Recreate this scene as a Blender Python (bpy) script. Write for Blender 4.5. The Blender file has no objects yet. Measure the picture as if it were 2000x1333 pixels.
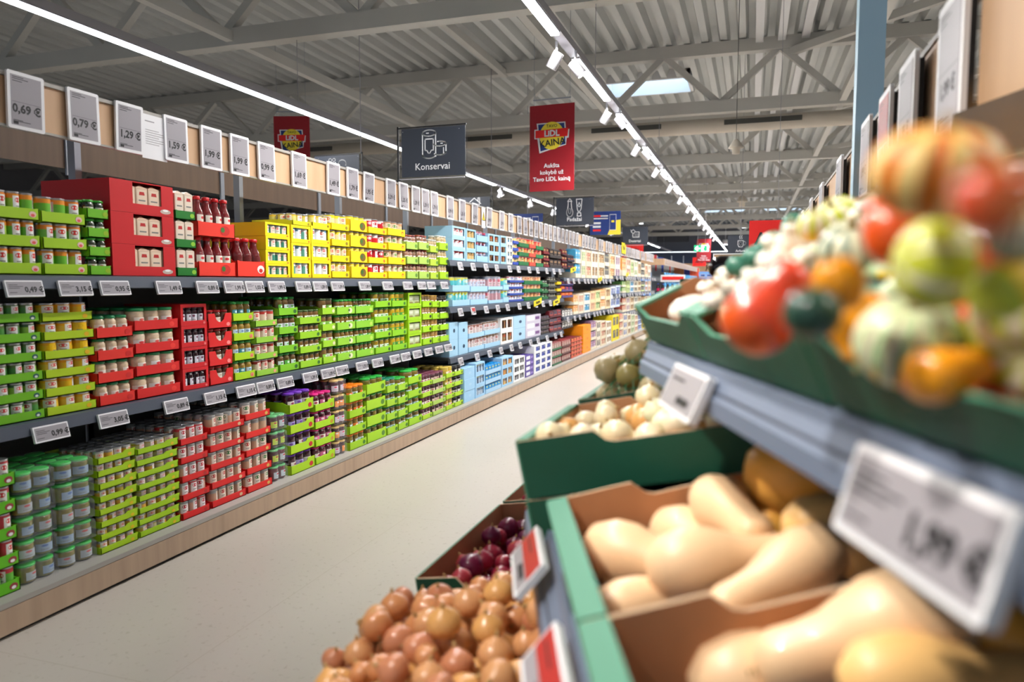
import bpy, math, random
import numpy as np
from mathutils import Matrix, Vector

# ------------------------------------------------------------------ camera, world, light, exposure
sc = bpy.context.scene
COL = sc.collection
CAM = Vector((0.0, 0.0, 1.45))
F_PX, W_PX, H_PX = 1424.0, 2000.0, 1333.0
YAW, PITCH = math.radians(18.17), math.radians(4.56)
cd = bpy.data.cameras.new('camera')
cd.lens = 36.0 * F_PX / W_PX
cd.sensor_width = 36.0
cd.clip_start, cd.clip_end = 0.02, 200
cd.dof.use_dof = True
cd.dof.focus_distance = 5.2
cd.dof.aperture_fstop = 2.0
cam = bpy.data.objects.new('camera', cd)
COL.objects.link(cam)
cam.location = CAM
cam.rotation_euler = (math.pi / 2 - PITCH, 0, YAW)
sc.camera = cam
RC = cam.rotation_euler.to_matrix()

w = bpy.data.worlds.new('world')
sc.world = w
w.use_nodes = True
w.node_tree.nodes['Background'].inputs[0].default_value = (0.80, 0.90, 1.0, 1)
w.node_tree.nodes['Background'].inputs[1].default_value = 0.30

sc.view_settings.view_transform = 'Standard'
sc.view_settings.look = 'None'
sc.view_settings.exposure = 0.3
sc.view_settings.gamma = 1.0
sc.view_settings.use_curve_mapping = False
sc.cycles.use_denoising = True
sc.cycles.max_bounces = 6
sc.cycles.diffuse_bounces = 3
sc.cycles.glossy_bounces = 3
sc.cycles.transparent_max_bounces = 12
sc.cycles.sample_clamp_indirect = 6.0

LIGHT_Z = 3.5
TRACK_X = [-5.16, -1.59, 2.75]


def area_light(name, loc, sx, sy, watts, color=(1, 0.975, 0.95), spread=170):
    l = bpy.data.lights.new(name, 'AREA')
    l.shape = 'RECTANGLE'
    l.size, l.size_y = sx, sy
    l.energy = watts
    l.color = color
    l.spread = math.radians(spread)
    o = bpy.data.objects.new(name, l)
    o.location = loc
    COL.objects.link(o)
    return o


def spot_light(name, loc, target, watts, size=50, color=(1, 0.93, 0.84)):
    l = bpy.data.lights.new(name, 'SPOT')
    l.energy = watts
    l.spot_size = math.radians(size)
    l.spot_blend = 0.7
    l.shadow_soft_size = 0.06
    l.color = color
    o = bpy.data.objects.new(name, l)
    o.location = loc
    d = Vector(target) - Vector(loc)
    o.rotation_euler = d.to_track_quat('-Z', 'Y').to_euler()
    COL.objects.link(o)
    return o


# the light of the long luminaires hung under the roof (their bodies are built further down)
for tx, y0, watts in ((TRACK_X[0], 3.3, 72), (TRACK_X[1], 3.3, 108), (TRACK_X[2], 2.0, 60)):
    for k in range(4):
        L = 11.4
        area_light('luminaire_light', (tx, y0 + L * (k + 0.5), LIGHT_Z - 0.05), 0.09, L, watts * L / 4)
# track spots turned on the shelves and on the produce
for y in (4.4, 6.6, 8.8, 11.1, 13.3, 15.6, 17.8, 20.1, 22.3):
    spot_light('track_spot_light', (-1.66, y, LIGHT_Z - 0.2), (-3.1, y + 0.25, 1.15), 60 if y < 12 else 36, 66)
for (x, y, tx, ty, tz, wt) in ((1.9, 0.9, 0.35, 0.8, 1.4, 150), (1.9, 2.4, 0.15, 1.7, 1.2, 80), (-1.5, 0.1, 0.1, 0.9, 1.1, 230), (-1.5, 1.2, 0.5, 1.1, 1.55, 170),
                               (-1.5, 2.1, -0.45, 1.5, 0.8, 60)):
    spot_light('track_spot_light', (x, y, LIGHT_Z - 0.2), (tx, ty, tz), wt, 52)


# ------------------------------------------------------------------ photo geometry helpers
def ray(px, py):
    return (RC @ Vector(((px - W_PX / 2) / F_PX, -(py - H_PX / 2) / F_PX, -1.0)))


def at_x(px, py, X):
    r = ray(px, py)
    t = (X - CAM.x) / r.x
    p = CAM + r * t
    return p.y, p.z


def at_y(px, py, Y):
    r = ray(px, py)
    t = (Y - CAM.y) / r.y
    p = CAM + r * t
    return p.x, p.z


def y_at(px, X, z):
    """distance along the aisle of the point of the line (x=X, z=z) seen in photo column px"""
    lo, hi = 0.3, 120.0
    f = lambda y: (lambda c: 1000 + F_PX * c.x / -c.z)(RC.transposed() @ (Vector((X, y, z)) - CAM))
    for _ in range(50):
        m = (lo + hi) / 2
        if f(m) < px:
            lo = m
        else:
            hi = m
    return (lo + hi) / 2


# ------------------------------------------------------------------ materials
MATS = {}


def mat(name, color=(0.8, 0.8, 0.8), rough=0.5, metal=0.0, emit=None, strength=1.0, coat=0.0, spec=0.5, noise=None, bump=None, alpha=1.0, trans=0.0):
    if name in MATS:
        return MATS[name]
    m = bpy.data.materials.new(name)
    m.use_nodes = True
    nt = m.node_tree
    b = nt.nodes['Principled BSDF']
    b.inputs['Base Color'].default_value = (*color, 1)
    b.inputs['Roughness'].default_value = rough
    b.inputs['Metallic'].default_value = metal
    b.inputs['Specular IOR Level'].default_value = spec
    b.inputs['Coat Weight'].default_value = coat
    b.inputs['Transmission Weight'].default_value = trans
    b.inputs['Alpha'].default_value = alpha
    if emit:
        b.inputs['Emission Color'].default_value = (*emit, 1)
        b.inputs['Emission Strength'].default_value = strength
    tc = None
    if noise:   # (scale, amount, second colour[, stretch])
        tc = nt.nodes.new('ShaderNodeTexCoord')
        mp = nt.nodes.new('ShaderNodeMapping')
        nt.links.new(tc.outputs['Object'], mp.inputs[0])
        if len(noise) > 3:
            mp.inputs['Scale'].default_value = noise[3]
        n = nt.nodes.new('ShaderNodeTexNoise')
        n.inputs['Scale'].default_value = noise[0]
        n.inputs['Detail'].default_value = 4
        nt.links.new(mp.outputs[0], n.inputs['Vector'])
        r = nt.nodes.new('ShaderNodeValToRGB')
        r.color_ramp.elements[0].position = 0.5 - noise[1] / 2
        r.color_ramp.elements[1].position = 0.5 + noise[1] / 2
        r.color_ramp.elements[0].color = (*color, 1)
        r.color_ramp.elements[1].color = (*noise[2], 1)
        nt.links.new(n.outputs['Fac'], r.inputs[0])
        nt.links.new(r.outputs[0], b.inputs['Base Color'])
    if bump:   # (scale, strength)
        n2 = nt.nodes.new('ShaderNodeTexNoise')
        n2.inputs['Scale'].default_value = bump[0]
        bp = nt.nodes.new('ShaderNodeBump')
        bp.inputs['Strength'].default_value = bump[1]
        bp.inputs['Distance'].default_value = 0.01
        nt.links.new(n2.outputs['Fac'], bp.inputs['Height'])
        nt.links.new(bp.outputs[0], b.inputs['Normal'])
    MATS[name] = m
    return m


def s2l(r, g, b):
    return tuple(((v / 255) / 12.92 if v / 255 <= 0.04045 else (((v / 255) + 0.055) / 1.055) ** 2.4) for v in (r, g, b))


def cm(hexname, rough=0.5, **kw):
    """a plain printed or painted colour, given as an sRGB triple"""
    n = 'colour_%d_%d_%d_%d' % (*hexname, int(rough * 100))
    return mat(n, s2l(*hexname), rough, **kw)


# ------------------------------------------------------------------ mesh helpers
class MB:
    def __init__(self):
        self.v, self.f, self.m, self.mats = [], [], [], []
        self.sm = []

    def slot(self, mt):
        if mt not in self.mats:
            self.mats.append(mt)
        return self.mats.index(mt)

    def add(self, verts, faces, mt, M=None, smooth=False):
        o = len(self.v)
        if M is not None:
            verts = [tuple(M @ Vector(p)) for p in verts]
        self.v.extend(verts)
        s = self.slot(mt)
        for f in faces:
            self.f.append(tuple(i + o for i in f))
            self.m.append(s)
            self.sm.append(smooth)
        return self

    def box(self, x0, y0, z0, x1, y1, z1, mt, M=None):
        v = [(x0, y0, z0), (x1, y0, z0), (x1, y1, z0), (x0, y1, z0), (x0, y0, z1), (x1, y0, z1), (x1, y1, z1), (x0, y1, z1)]
        f = [(0, 3, 2, 1), (4, 5, 6, 7), (0, 1, 5, 4), (1, 2, 6, 5), (2, 3, 7, 6), (3, 0, 4, 7)]
        return self.add(v, f, mt, M)

    def rbox(self, x0, y0, z0, x1, y1, z1, b, mt, M=None):
        """box with its four vertical (z) edges and top chamfered"""
        pr = [(x0 + b, y0), (x1 - b, y0), (x1, y0 + b), (x1, y1 - b), (x1 - b, y1), (x0 + b, y1), (x0, y1 - b), (x0, y0 + b)]
        cx, cy = (x0 + x1) / 2, (y0 + y1) / 2
        n = 8
        v = [(x, y, z0) for x, y in pr] + [(x, y, z1 - b) for x, y in pr]
        v += [(x + (b if x < cx else -b) * .8, y + (b if y < cy else -b) * .8, z1) for x, y in pr]
        f = [tuple(reversed(range(n))), tuple(range(2 * n, 3 * n))]
        for k in (0, n):
            f += [(k + i, k + (i + 1) % n, k + n + (i + 1) % n, k + n + i) for i in range(n)]
        return self.add(v, f, mt, M)

    def lathe(self, prof, seg, mt, M=None, smooth=True, a0=0.0, a1=None, mats=None, cap=True):
        """prof: [(radius, z)], mats: per ring segment material"""
        full = a1 is None
        a1 = a0 + 2 * math.pi if full else a1
        cols = seg if full else seg + 1
        v = []
        for r, z in prof:
            for i in range(cols):
                a = a0 + (a1 - a0) * i / seg
                v.append((r * math.cos(a), r * math.sin(a), z))
        for j in range(len(prof) - 1):
            f = []
            for i in range(seg):
                i2 = (i + 1) % cols
                f.append((j * cols + i, j * cols + i2, (j + 1) * cols + i2, (j + 1) * cols + i))
            if j == 0:
                base = len(self.v)
                self.v.extend([tuple(M @ Vector(p)) for p in v] if M is not None else v)
            s = self.slot(mats[j] if mats else mt)
            for q in f:
                self.f.append(tuple(i + base for i in q))
                self.m.append(s)
                self.sm.append(smooth)
        if full and cap:
            for ring, rev in ((0, True), (len(prof) - 1, False)):
                if prof[ring][0] > 1e-5:
                    q = [base + ring * cols + i for i in range(cols)]
                    if rev:
                        q.reverse()
                    self.f.append(tuple(q))
                    self.m.append(self.slot((mats[0] if rev else mats[-1]) if mats else mt))
                    self.sm.append(False)
        return self

    def cyl(self, p0, p1, r, seg, mt, r1=None, smooth=True):
        p0, p1 = Vector(p0), Vector(p1)
        d = p1 - p0
        M = Matrix.Translation(p0) @ d.to_track_quat('Z', 'Y').to_matrix().to_4x4()
        return self.lathe([(r, 0), (r if r1 is None else r1, d.length)], seg, mt, M, smooth)

    def bar(self, p0, p1, wd, ht, mt):
        """rectangular bar from p0 to p1; wd sideways, ht upward"""
        p0, p1 = Vector(p0), Vector(p1)
        d = (p1 - p0)
        L = d.length
        d.normalize()
        up = Vector((0, 0, 1)) if abs(d.z) < 0.95 else Vector((0, 1, 0))
        s = d.cross(up).normalized()
        u = s.cross(d).normalized()
        M = Matrix((( *s, 0), (*d, 0), (*u, 0), (0, 0, 0, 1))).transposed()
        M.translation = p0
        return self.box(-wd / 2, 0, -ht / 2, wd / 2, L, ht / 2, mt, M)

    def prism(self, pts, z0, z1, mt, M=None, side=None):
        """2D outline (counter clockwise) extruded from z0 to z1"""
        n = len(pts)
        v = [(x, y, z0) for x, y in pts] + [(x, y, z1) for x, y in pts]
        self.add(v, [tuple(reversed(range(n))), tuple(range(n, 2 * n))], mt, M)
        return self.add(v, [(i, (i + 1) % n, n + (i + 1) % n, n + i) for i in range(n)], side or mt, M)

    def stroke(self, pts, wd, z, mt, M=None, closed=False):
        """a flat line of width wd through 2D points"""
        n = len(pts)
        for i in range(n if closed else n - 1):
            a, b = Vector(pts[i]), Vector(pts[(i + 1) % n])
            d = (b - a)
            if d.length < 1e-6:
                continue
            d.normalize()
            s = Vector((-d.y, d.x)) * wd / 2
            e = d * wd * 0.35
            q = [a - e - s, b + e - s, b + e + s, a - e + s]
            self.add([(p.x, p.y, z) for p in q], [(0, 1, 2, 3)], mt, M)
        return self

    def text(self, s, x, y, size, z, mt, M=None, align='CENTER', bold=0.0):
        g = text_geo(s, align, bold)
        self.add([(x + a * size, y + b * size, z) for a, b in g[0]], g[1], mt, M)
        return self

    def mesh(self, name):
        me = bpy.data.meshes.new(name)
        me.from_pydata(self.v, [], self.f)
        for mt in self.mats:
            me.materials.append(mt)
        me.polygons.foreach_set('material_index', self.m)
        me.polygons.foreach_set('use_smooth', self.sm)
        me.update()
        return me

    def build(self, name, parent=None):
        return put(name, self.mesh(name), parent)


_TXT = {}


def text_geo(s, align, bold):
    k = (s, align, bold)
    if k not in _TXT:
        cu = bpy.data.curves.new('lettering', 'FONT')
        cu.body = s
        cu.align_x = align
        cu.size = 1.0
        cu.offset = bold
        cu.resolution_u = 2
        ob = bpy.data.objects.new('lettering', cu)
        COL.objects.link(ob)
        dg = bpy.context.evaluated_depsgraph_get()
        dg.update()
        me = bpy.data.meshes.new_from_object(ob.evaluated_get(dg))
        _TXT[k] = ([(v.co.x, v.co.y) for v in me.vertices], [tuple(p.vertices) for p in me.polygons])
        bpy.data.objects.remove(ob)
        bpy.data.curves.remove(cu)
        bpy.data.meshes.remove(me)
    return _TXT[k]


def put(name, mesh, parent=None, M=None):
    o = bpy.data.objects.new(name, mesh)
    COL.objects.link(o)
    if M is not None:
        if parent is None:
            o.matrix_world = M
        else:
            o.matrix_local = M
    if parent is not None:
        o.parent = parent
    return o


def tag(o, label=None, cat=None, group=None, kind=None):
    if label:
        o['label'] = label
    if cat:
        o['category'] = cat
    if group:
        o['group'] = group
    if kind:
        o['kind'] = kind
    return o


def struct(o):
    o['kind'] = 'structure'
    return o


def empty(name, M=None):
    o = bpy.data.objects.new(name, None)
    o.empty_display_size = 0.1
    COL.objects.link(o)
    if M is not None:
        o.matrix_world = M
    return o


def frame(origin, X, Y, Z):
    M = Matrix(((*X, 0), (*Y, 0), (*Z, 0), (0, 0, 0, 1))).transposed()
    M.translation = origin
    return M


def face_px(loc):   # board facing +x: its right is +y
    return frame(Vector(loc), (0, 1, 0), (0, 0, 1), (1, 0, 0))


def face_my(loc, turn=0.0):   # board facing the shopper (-y): its right is +x
    return Matrix.Translation(Vector(loc)) @ Matrix.Rotation(turn, 4, 'Z') @ frame((0, 0, 0), (1, 0, 0), (0, 0, 1), (0, -1, 0))


ORD = 'zeroth first second third fourth fifth sixth seventh eighth ninth tenth eleventh twelfth thirteenth fourteenth fifteenth sixteenth seventeenth eighteenth nineteenth twentieth'.split()
for t in ('twenty', 'thirty', 'forty', 'fifty', 'sixty', 'seventy'):
    ORD += ([t[:-1] + 'ieth'] if len(ORD) % 10 == 0 and len(ORD) > 20 else []) + [t + '-' + o for o in ORD[1:10]]
rng = random.Random(7)

# ------------------------------------------------------------------ the hall: floor, walls, roof deck, trusses
X0, X1, Y0, Y1 = -24.0, 14.0, -4.0, 53.0
M_floor = mat('vinyl_floor', s2l(188, 181, 172), 0.36, noise=(0.35, 0.5, s2l(199, 192, 184)), bump=(260, 0.04))
nt = M_floor.node_tree
br = nt.nodes.new('ShaderNodeTexBrick')      # hairline seams and fine speckle
br.inputs['Scale'].default_value = 1.0
br.inputs['Brick Width'].default_value = 2.0
br.inputs['Row Height'].default_value = 2.0
br.inputs['Mortar Size'].default_value = 0.0012
br.inputs['Mortar'].default_value = (*s2l(172, 162, 148), 1)
tcf = nt.nodes.new('ShaderNodeTexCoord')
sp = nt.nodes.new('ShaderNodeTexNoise')
sp.inputs['Scale'].default_value = 38
sp.inputs['Detail'].default_value = 8
spr = nt.nodes.new('ShaderNodeValToRGB')
spr.color_ramp.elements[0].position, spr.color_ramp.elements[1].position = 0.30, 0.40
spr.color_ramp.elements[0].color = (0.78, 0.76, 0.72, 1)
spr.color_ramp.elements[1].color = (1, 1, 1, 1)
mx = nt.nodes.new('ShaderNodeMix')
mx.data_type = 'RGBA'
mx.blend_type = 'MULTIPLY'
mx.inputs[0].default_value = 0.8
nt.links.new(tcf.outputs['Object'], br.inputs['Vector'])
nt.links.new(tcf.outputs['Object'], sp.inputs['Vector'])
nt.links.new(sp.outputs['Fac'], spr.inputs[0])
ramp = [n for n in nt.nodes if n.type == 'VALTORGB' and n != spr][0]
nt.links.new(ramp.outputs[0], br.inputs['Color1'])
nt.links.new(ramp.outputs[0], br.inputs['Color2'])
nt.links.new(br.outputs['Color'], mx.inputs[6])
nt.links.new(spr.outputs[0], mx.inputs[7])
nt.links.new(mx.outputs[2], nt.nodes['Principled BSDF'].inputs['Base Color'])
struct(MB().box(X0, Y0, -0.1, X1, Y1, 0, M_floor).build('floor'))
M_wall = mat('grey_wall_panels', s2l(122, 122, 126), 0.7, noise=(0.6, 0.6, s2l(112, 112, 117)))
struct(MB().box(X0, Y1, 0, X1, Y1 + 0.2, 6.2, M_wall).build('wall_back'))
struct(MB().box(X0 - 0.2, Y0, 0, X0, Y1, 6.2, M_wall).build('wall_left'))
struct(MB().box(X1, Y0, 0, X1 + 0.2, Y1, 6.2, M_wall).build('wall_right'))
# corrugated steel roof deck, ribs running along the aisle; three skylights are cut in it
M_deck = mat('galvanised_roof_deck', s2l(206, 208, 206), 0.5, 0.0, noise=(3.0, 0.5, s2l(188, 191, 190), (1, 0.15, 1)))
DZ = 5.47
SKY = [(-3.05, -1.25, 14.9, 16.1), (-2.8, -0.4, 42.0, 43.4), (0.4, 2.6, 42.0, 43.4)]
PER, DEP = 0.30, 0.15
b = MB()
nx = int((X1 - X0) / PER)
prof = []
for i in range(nx + 1):
    x = X0 + i * PER
    prof += [(x, DZ), (x + 0.11, DZ), (x + 0.15, DZ + DEP), (x + 0.26, DZ + DEP)]
cuts = sorted({Y0, Y1} | {s[2] for s in SKY} | {s[3] for s in SKY})
for y0, y1 in zip(cuts, cuts[1:]):
    for (xa, za), (xb, zb) in zip(prof, prof[1:]):
        xm = (xa + xb) / 2
        if any(s[0] < xm < s[1] and s[2] <= y0 and y1 <= s[3] for s in SKY):
            continue
        b.add([(xa, y0, za), (xb, y0, zb), (xb, y1, zb), (xa, y1, za)], [(0, 3, 2, 1)], M_deck)
b.box(X0, Y0, DZ + 0.45, X1, Y1, DZ + 0.5, M_deck)
struct(b.build('ceiling'))
M_sky = mat('skylight_daylight', (0.6, 0.8, 1.0), 0.5, emit=(0.62, 0.82, 1.0), strength=2.3)
M_whitem = mat('white_painted_metal', s2l(225, 226, 228), 0.45)
for i, (xa, xb, ya, yb) in enumerate(SKY):
    fr = MB()
    t = 0.07
    for q in ((xa, ya, xb, ya + t), (xa, yb - t, xb, yb), (xa, ya, xa + t, yb), (xb - t, ya, xb, yb)):
        fr.box(q[0], q[1], DZ - 0.02, q[2], q[3], DZ + 0.42, M_whitem)
    o = struct(fr.build('window_%d' % (i + 1)))
    MB().box(xa + t, ya + t, DZ + 0.36, xb - t, yb - t, DZ + 0.38, M_sky).build('pane', o)
# roof trusses across the hall
M_steel = mat('light_grey_painted_steel', s2l(202, 200, 194), 0.5, noise=(1.2, 0.5, s2l(190, 189, 184)))
TY = [2.2 + 5.4 * k for k in range(9)]
ZB, ZT, HW = 4.30, 5.25, 0.09
PAN = 1.86
for k, y in enumerate(TY):
    b = MB()
    b.box(X0, y - HW, ZB, X1, y + HW, ZB + 0.2, M_steel)
    b.box(X0, y - HW, ZT, X1, y + HW, ZT + 0.2, M_steel)
    x = -2.45 - PAN * 11
    while x < X1 - 1:
        b.bar((x, y, ZB + 0.15), (x + PAN / 2, y, ZT + 0.05), 0.1, 0.1, M_steel)
        b.bar((x + PAN / 2, y, ZT + 0.05), (x + PAN, y, ZB + 0.15), 0.1, 0.1, M_steel)
        x += PAN
    struct(b.build('trim_%d' % (k + 1)))
n = len(TY)
# struts running along the aisle between the trusses, at the lower and the upper chord
for (x, z, ya, yb) in ((-6.03, ZB + 0.1, 2.2, 45.4), (-2.45, ZB + 0.1, 7.6, 45.4), (1.3, ZB + 0.1, 2.2, 45.4), (-4.4, ZT + 0.02, 2.2, 13.0),
                       (4.9, ZB + 0.1, 2.2, 45.4)):
    n += 1
    struct(MB().box(x - 0.05, ya, z - 0.06, x + 0.05, yb, z + 0.06, M_steel).build('trim_%d' % n))
# three twin battens under the deck (right of the aisle) and slanting wind braces
for x in (0.02, 0.36, 0.72):
    n += 1
    struct(MB().box(x - 0.06, 4.0, DZ - 0.1, x + 0.06, 45, DZ - 0.01, M_whitem).build('trim_%d' % n))
for (xa, ya, xb, yb) in ((0.5, 7.6, 6.0, 2.2), (0.5, 13.0, 6.0, 7.6), (0.5, 18.4, 6.0, 13.0), (0.5, 23.8, 6.0, 18.4), (-7.5, 7.6, -12.5, 2.2), (-8.6, 7.6, -2.9, 13.0 - 9.4)):
    n += 1
    struct(MB().bar((xa, ya, ZT - 0.05), (xb, yb, ZT - 0.05), 0.1, 0.12, M_steel).build('trim_%d' % n))
# air duct slung under the second truss, with dark grilles
M_duct = mat('cream_air_duct', s2l(205, 196, 182), 0.55)
M_dark = mat('dark_grille', s2l(70, 70, 66), 0.6)
d = MB().lathe([(0.13, 0), (0.13, 18)], 16, M_duct, Matrix.Translation((-10.0, 13.32, 4.16)) @ Matrix.Rotation(math.pi / 2, 4, 'Y')).build('air_duct')
tag(d, 'long cream air duct with dark grilles slung under a roof truss', 'air duct')
for x in (-8.8, -4.95, -2.2, 0.1, 3.4):
    g = MB()
    g.box(x - 0.62, 13.17, 4.14, x + 0.62, 13.2, 4.22, M_dark)
    g.build('grille', d)

# ------------------------------------------------------------------ luminaires and track spots
M_lamp = mat('lit_lamp_diffuser', (1, 1, 1), 0.4, emit=(0.93, 0.97, 1.0), strength=9)
M_spotlit = mat('lit_spot_lens', (1, 1, 1), 0.4, emit=(1.0, 0.95, 0.88), strength=7)
M_track = mat('grey_light_rail', s2l(168, 168, 176), 0.45)
M_white = mat('white_plastic', s2l(242, 242, 246), 0.35)


def light_rail(x, y0, y1, name):
    r = MB().box(x - 0.045, y0, LIGHT_Z + 0.0125, x + 0.045, y1, LIGHT_Z + 0.08, M_track).build('light_rail')
    tag(r, name, 'light rail')
    for y in TY:
        if y0 < y < y1:
            MB().cyl((x, y, LIGHT_Z + 0.08), (x, y, ZB + 0.02), 0.004, 5, M_track).build('suspension_wire', r)


def lum_mesh(L):
    h = MB().box(-0.04, 0, 0.0, 0.04, L, 0.012, M_track).mesh('luminaire_housing')
    d = MB().box(-0.034, 0.01, -0.022, 0.034, L - 0.01, -0.001, M_lamp).mesh('diffuser')
    return h, d


LUM = lum_mesh(1.56)
LUM2 = lum_mesh(2.22)


def luminaire(x, y, lab, grp, lm=LUM):
    o = put('linear_luminaire', lm[0], None, Matrix.Translation((x, y, LIGHT_Z)))
    tag(o, lab, 'ceiling light', grp)
    put('diffuser', lm[1], o)


M_spoth = mat('spotlight_housing', s2l(178, 178, 184), 0.4)
sh = MB().lathe([(0.0, 0.0), (0.045, 0.0), (0.047, 0.005), (0.05, 0.14), (0.046, 0.145)], 20, M_spoth, cap=False).mesh('spot_head')
sl = MB().lathe([(0.046, 0.139), (0.0, 0.14)], 20, M_spotlit, cap=False).mesh('spot_lens')
ss = MB().cyl((0, 0, 0.03), (0, 0, -0.07), 0.012, 8, M_white).mesh('spot_arm')


def track_spot(x, y, target, lab, grp):
    p = Vector((x, y, LIGHT_Z - 0.07))
    d = (Vector(target) - p).normalized()
    o = put('track_spot', sh, None, Matrix.Translation(p - Vector((0, 0, 0.06)) - d * 0.05) @ d.to_track_quat('Z', 'Y').to_matrix().to_4x4())
    tag(o, lab, 'spotlight', grp)
    a = put('lens', sl, o)
    Mi = o.matrix_world.inverted()
    put('arm', ss, o, Mi @ Matrix.Translation(p + Vector((0, 0, 0.05))))


light_rail(TRACK_X[0], -3.5, 50, 'long grey light rail over the far aisle, at the upper left')
light_rail(TRACK_X[1], 1.0, 50, 'long grey light rail over the aisle with spotlights in its gaps')
light_rail(TRACK_X[2], 1.0, 50, 'long grey light rail above the produce, hidden behind the vegetable header')
PITCHL = 2.28
for k in range(21):
    y = 4.43 - PITCHL + PITCHL * k
    yy = y + 1.45
    luminaire(TRACK_X[1], y, 'lit linear luminaire, %s along the rail above the main aisle' % ORD[k + 1], 'luminaires over the main aisle')
    for j, (dy, tg) in enumerate(((0.22, (-3.2, yy + 0.6, 0.9)), (0.52, (0.4, yy + 0.9, 1.0)))):
        if k < 14:
            track_spot(TRACK_X[1] + (-0.05, 0.05)[j], y + 1.56 + dy, tg,
                       'white spotlight turned to the %s, after the %s luminaire over the main aisle' % (('cans', 'vegetables')[j], ORD[k + 1]),
                       'spotlights over the main aisle')
for k in range(4):
    luminaire(TRACK_X[0], 3.29 + 2.23 * k, 'lit louvred luminaire, %s of the unbroken row at the upper left' % ORD[k + 1], 'luminaires over the far aisle', LUM2)
for k in range(14):
    y = 13.02 + 2.2 * k
    luminaire(TRACK_X[0], y, 'lit linear luminaire, %s past the canned goods sign over the far aisle' % ORD[k + 1], 'luminaires over the far aisle')
    for j, dy in enumerate((0.2, 0.5) if k < 7 else ()):
        track_spot(TRACK_X[0] + (0.05, -0.05)[j], y + 1.56 + dy, ((-3.8, -6.6)[j], y + 2.2, 1.0),
                   '%s white spotlight after the %s luminaire past the canned goods sign' % (('near', 'far')[j], ORD[k + 1]), 'spotlights over the far aisle')
for k in range(12):
    luminaire(TRACK_X[2], 2.2 + PITCHL * k, 'lit linear luminaire above the produce, %s along its rail' % ORD[k + 1], 'luminaires over the produce')
# the cross rail at the far end, seen as one lit line
o = MB().box(TRACK_X[0] - 6, 49.97, LIGHT_Z - 0.02, TRACK_X[1], 50.03, LIGHT_Z + 0.03, mat('dim_lit_diffuser', (1, 1, 1), .4, emit=(.85, .95, 1), strength=1.6)).build('cross_light_rail')
tag(o, 'lit light line running crosswise at the far end of the hall', 'ceiling light')
# hanging dome
for i, (px, py, Y, r, lab) in enumerate(((1438, 272, 9.2, 0.09, 'pale dome lamp on a long wire in front of the air duct'), (1450, 382, 22, 0.16, 'small pale dome lamp far down the hall'))):
    x, z = at_y(px, py, Y)
    o = MB().lathe([(0.012, 0.0), (r * 0.5, -0.03), (r * 0.95, -r), (r, -r * 1.15), (r * 0.5, -r * 1.2), (r * .5, -r * 1.9), (0, -r * 1.9)], 20, M_duct,
                   Matrix.Translation((x, Y, z))).build('dome_lamp')
    tag(o, lab, 'pendant lamp')
    MB().cyl((x, Y, z), (x, Y, DZ), 0.004, 5, M_dark).build('wire', o)
# recessed round downlights far away
for i, (px, py) in enumerate(((1230, 440), (1295, 442), (1453, 445), (1252, 437), (1417, 478))):
    Y = 41.0
    x, z = at_y(px, py, Y)
    o = MB().lathe([(0.0, 0), (0.14, 0), (0.16, 0.05), (0.16, 0.25), (0, 0.27)], 14, M_white, Matrix.Translation((x, Y, z))).build('round_downlight')
    tag(o, 'round bright downlight far back under the roof, %s from the left' % ORD[i + 1], 'downlight', 'downlights far back')
    MB().lathe([(0.13, -0.01), (0.0, -0.012)], 14, M_lamp, Matrix.Translation((x, Y, z)), cap=False).build('lens', o)
    MB().cyl((x, Y, z + 0.2), (x, Y, ZB + 0.1 if z < ZB else DZ), 0.01, 5, M_white).build('rod', o)
# dark air vents on the back wall
for i, (x, z) in enumerate(((-9.5, 5.0), (-5.4, 4.7), (-0.6, 4.6), (-2.6, 3.1))):
    o = MB().box(x - 1.1, Y1 - 0.06, z - 0.35, x + 1.1, Y1 - 0.005, z + 0.35, M_dark)
    for k in range(6):
        o.box(x - 1.05, Y1 - 0.08, z - 0.3 + k * 0.11, x + 1.05, Y1 - 0.06, z - 0.26 + k * 0.11, M_wall)
    tag(o.build('wall_vent'), 'dark louvred vent high on the back wall, %s from the left' % ORD[i + 1], 'wall vent')

# ------------------------------------------------------------------ the long shelving (gondola) on the left
M_slate = mat('slate_grey_shelf_metal', s2l(72, 80, 94), 0.42, 0.1)
M_shelfin = mat('grey_shelf_metal', s2l(104, 106, 108), 0.5, 0.1)
M_wood = mat('pale_oak_laminate', s2l(196, 170, 146), 0.5, noise=(4.0, 0.55, s2l(172, 148, 126), (1, 5.0, 0.35)))
M_wood2 = mat('header_oak_laminate', s2l(214, 178, 142), 0.5, noise=(5.0, 0.5, s2l(198, 160, 126), (1, 2.5, 0.3)))
M_ledge = mat('grey_ledge', s2l(168, 164, 158), 0.5)
M_post = mat('grey_post_metal', s2l(150, 158, 170), 0.4, 0.3)
M_black = mat('black_plastic', s2l(24, 24, 26), 0.45)
BX, SX = -2.85, -3.0
ends = [y_at(905, BX, 0.2), y_at(1117, BX, 0.2), y_at(1211, BX, 0.2), 24.2]
bays = []
y = ends[0]
near = []
while y > 0.4:
    near.append((max(y - 1.33, 0.3), y))
    y -= 1.33
for k, (a, c) in enumerate(reversed(near)):
    bays.append((a, c, (0.84, 1.485)))
for (a, c, lv) in ((ends[0], ends[1], (0.66, 1.195, 1.69)), (ends[1], ends[2], (0.88, 1.54)), (ends[2], ends[3], (0.72, 1.2, 1.62))):
    nb = max(1, round((c - a) / 1.33))
    for i in range(nb):
        bays.append((a + (c - a) * i / nb, a + (c - a) * (i + 1) / nb, lv))
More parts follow.
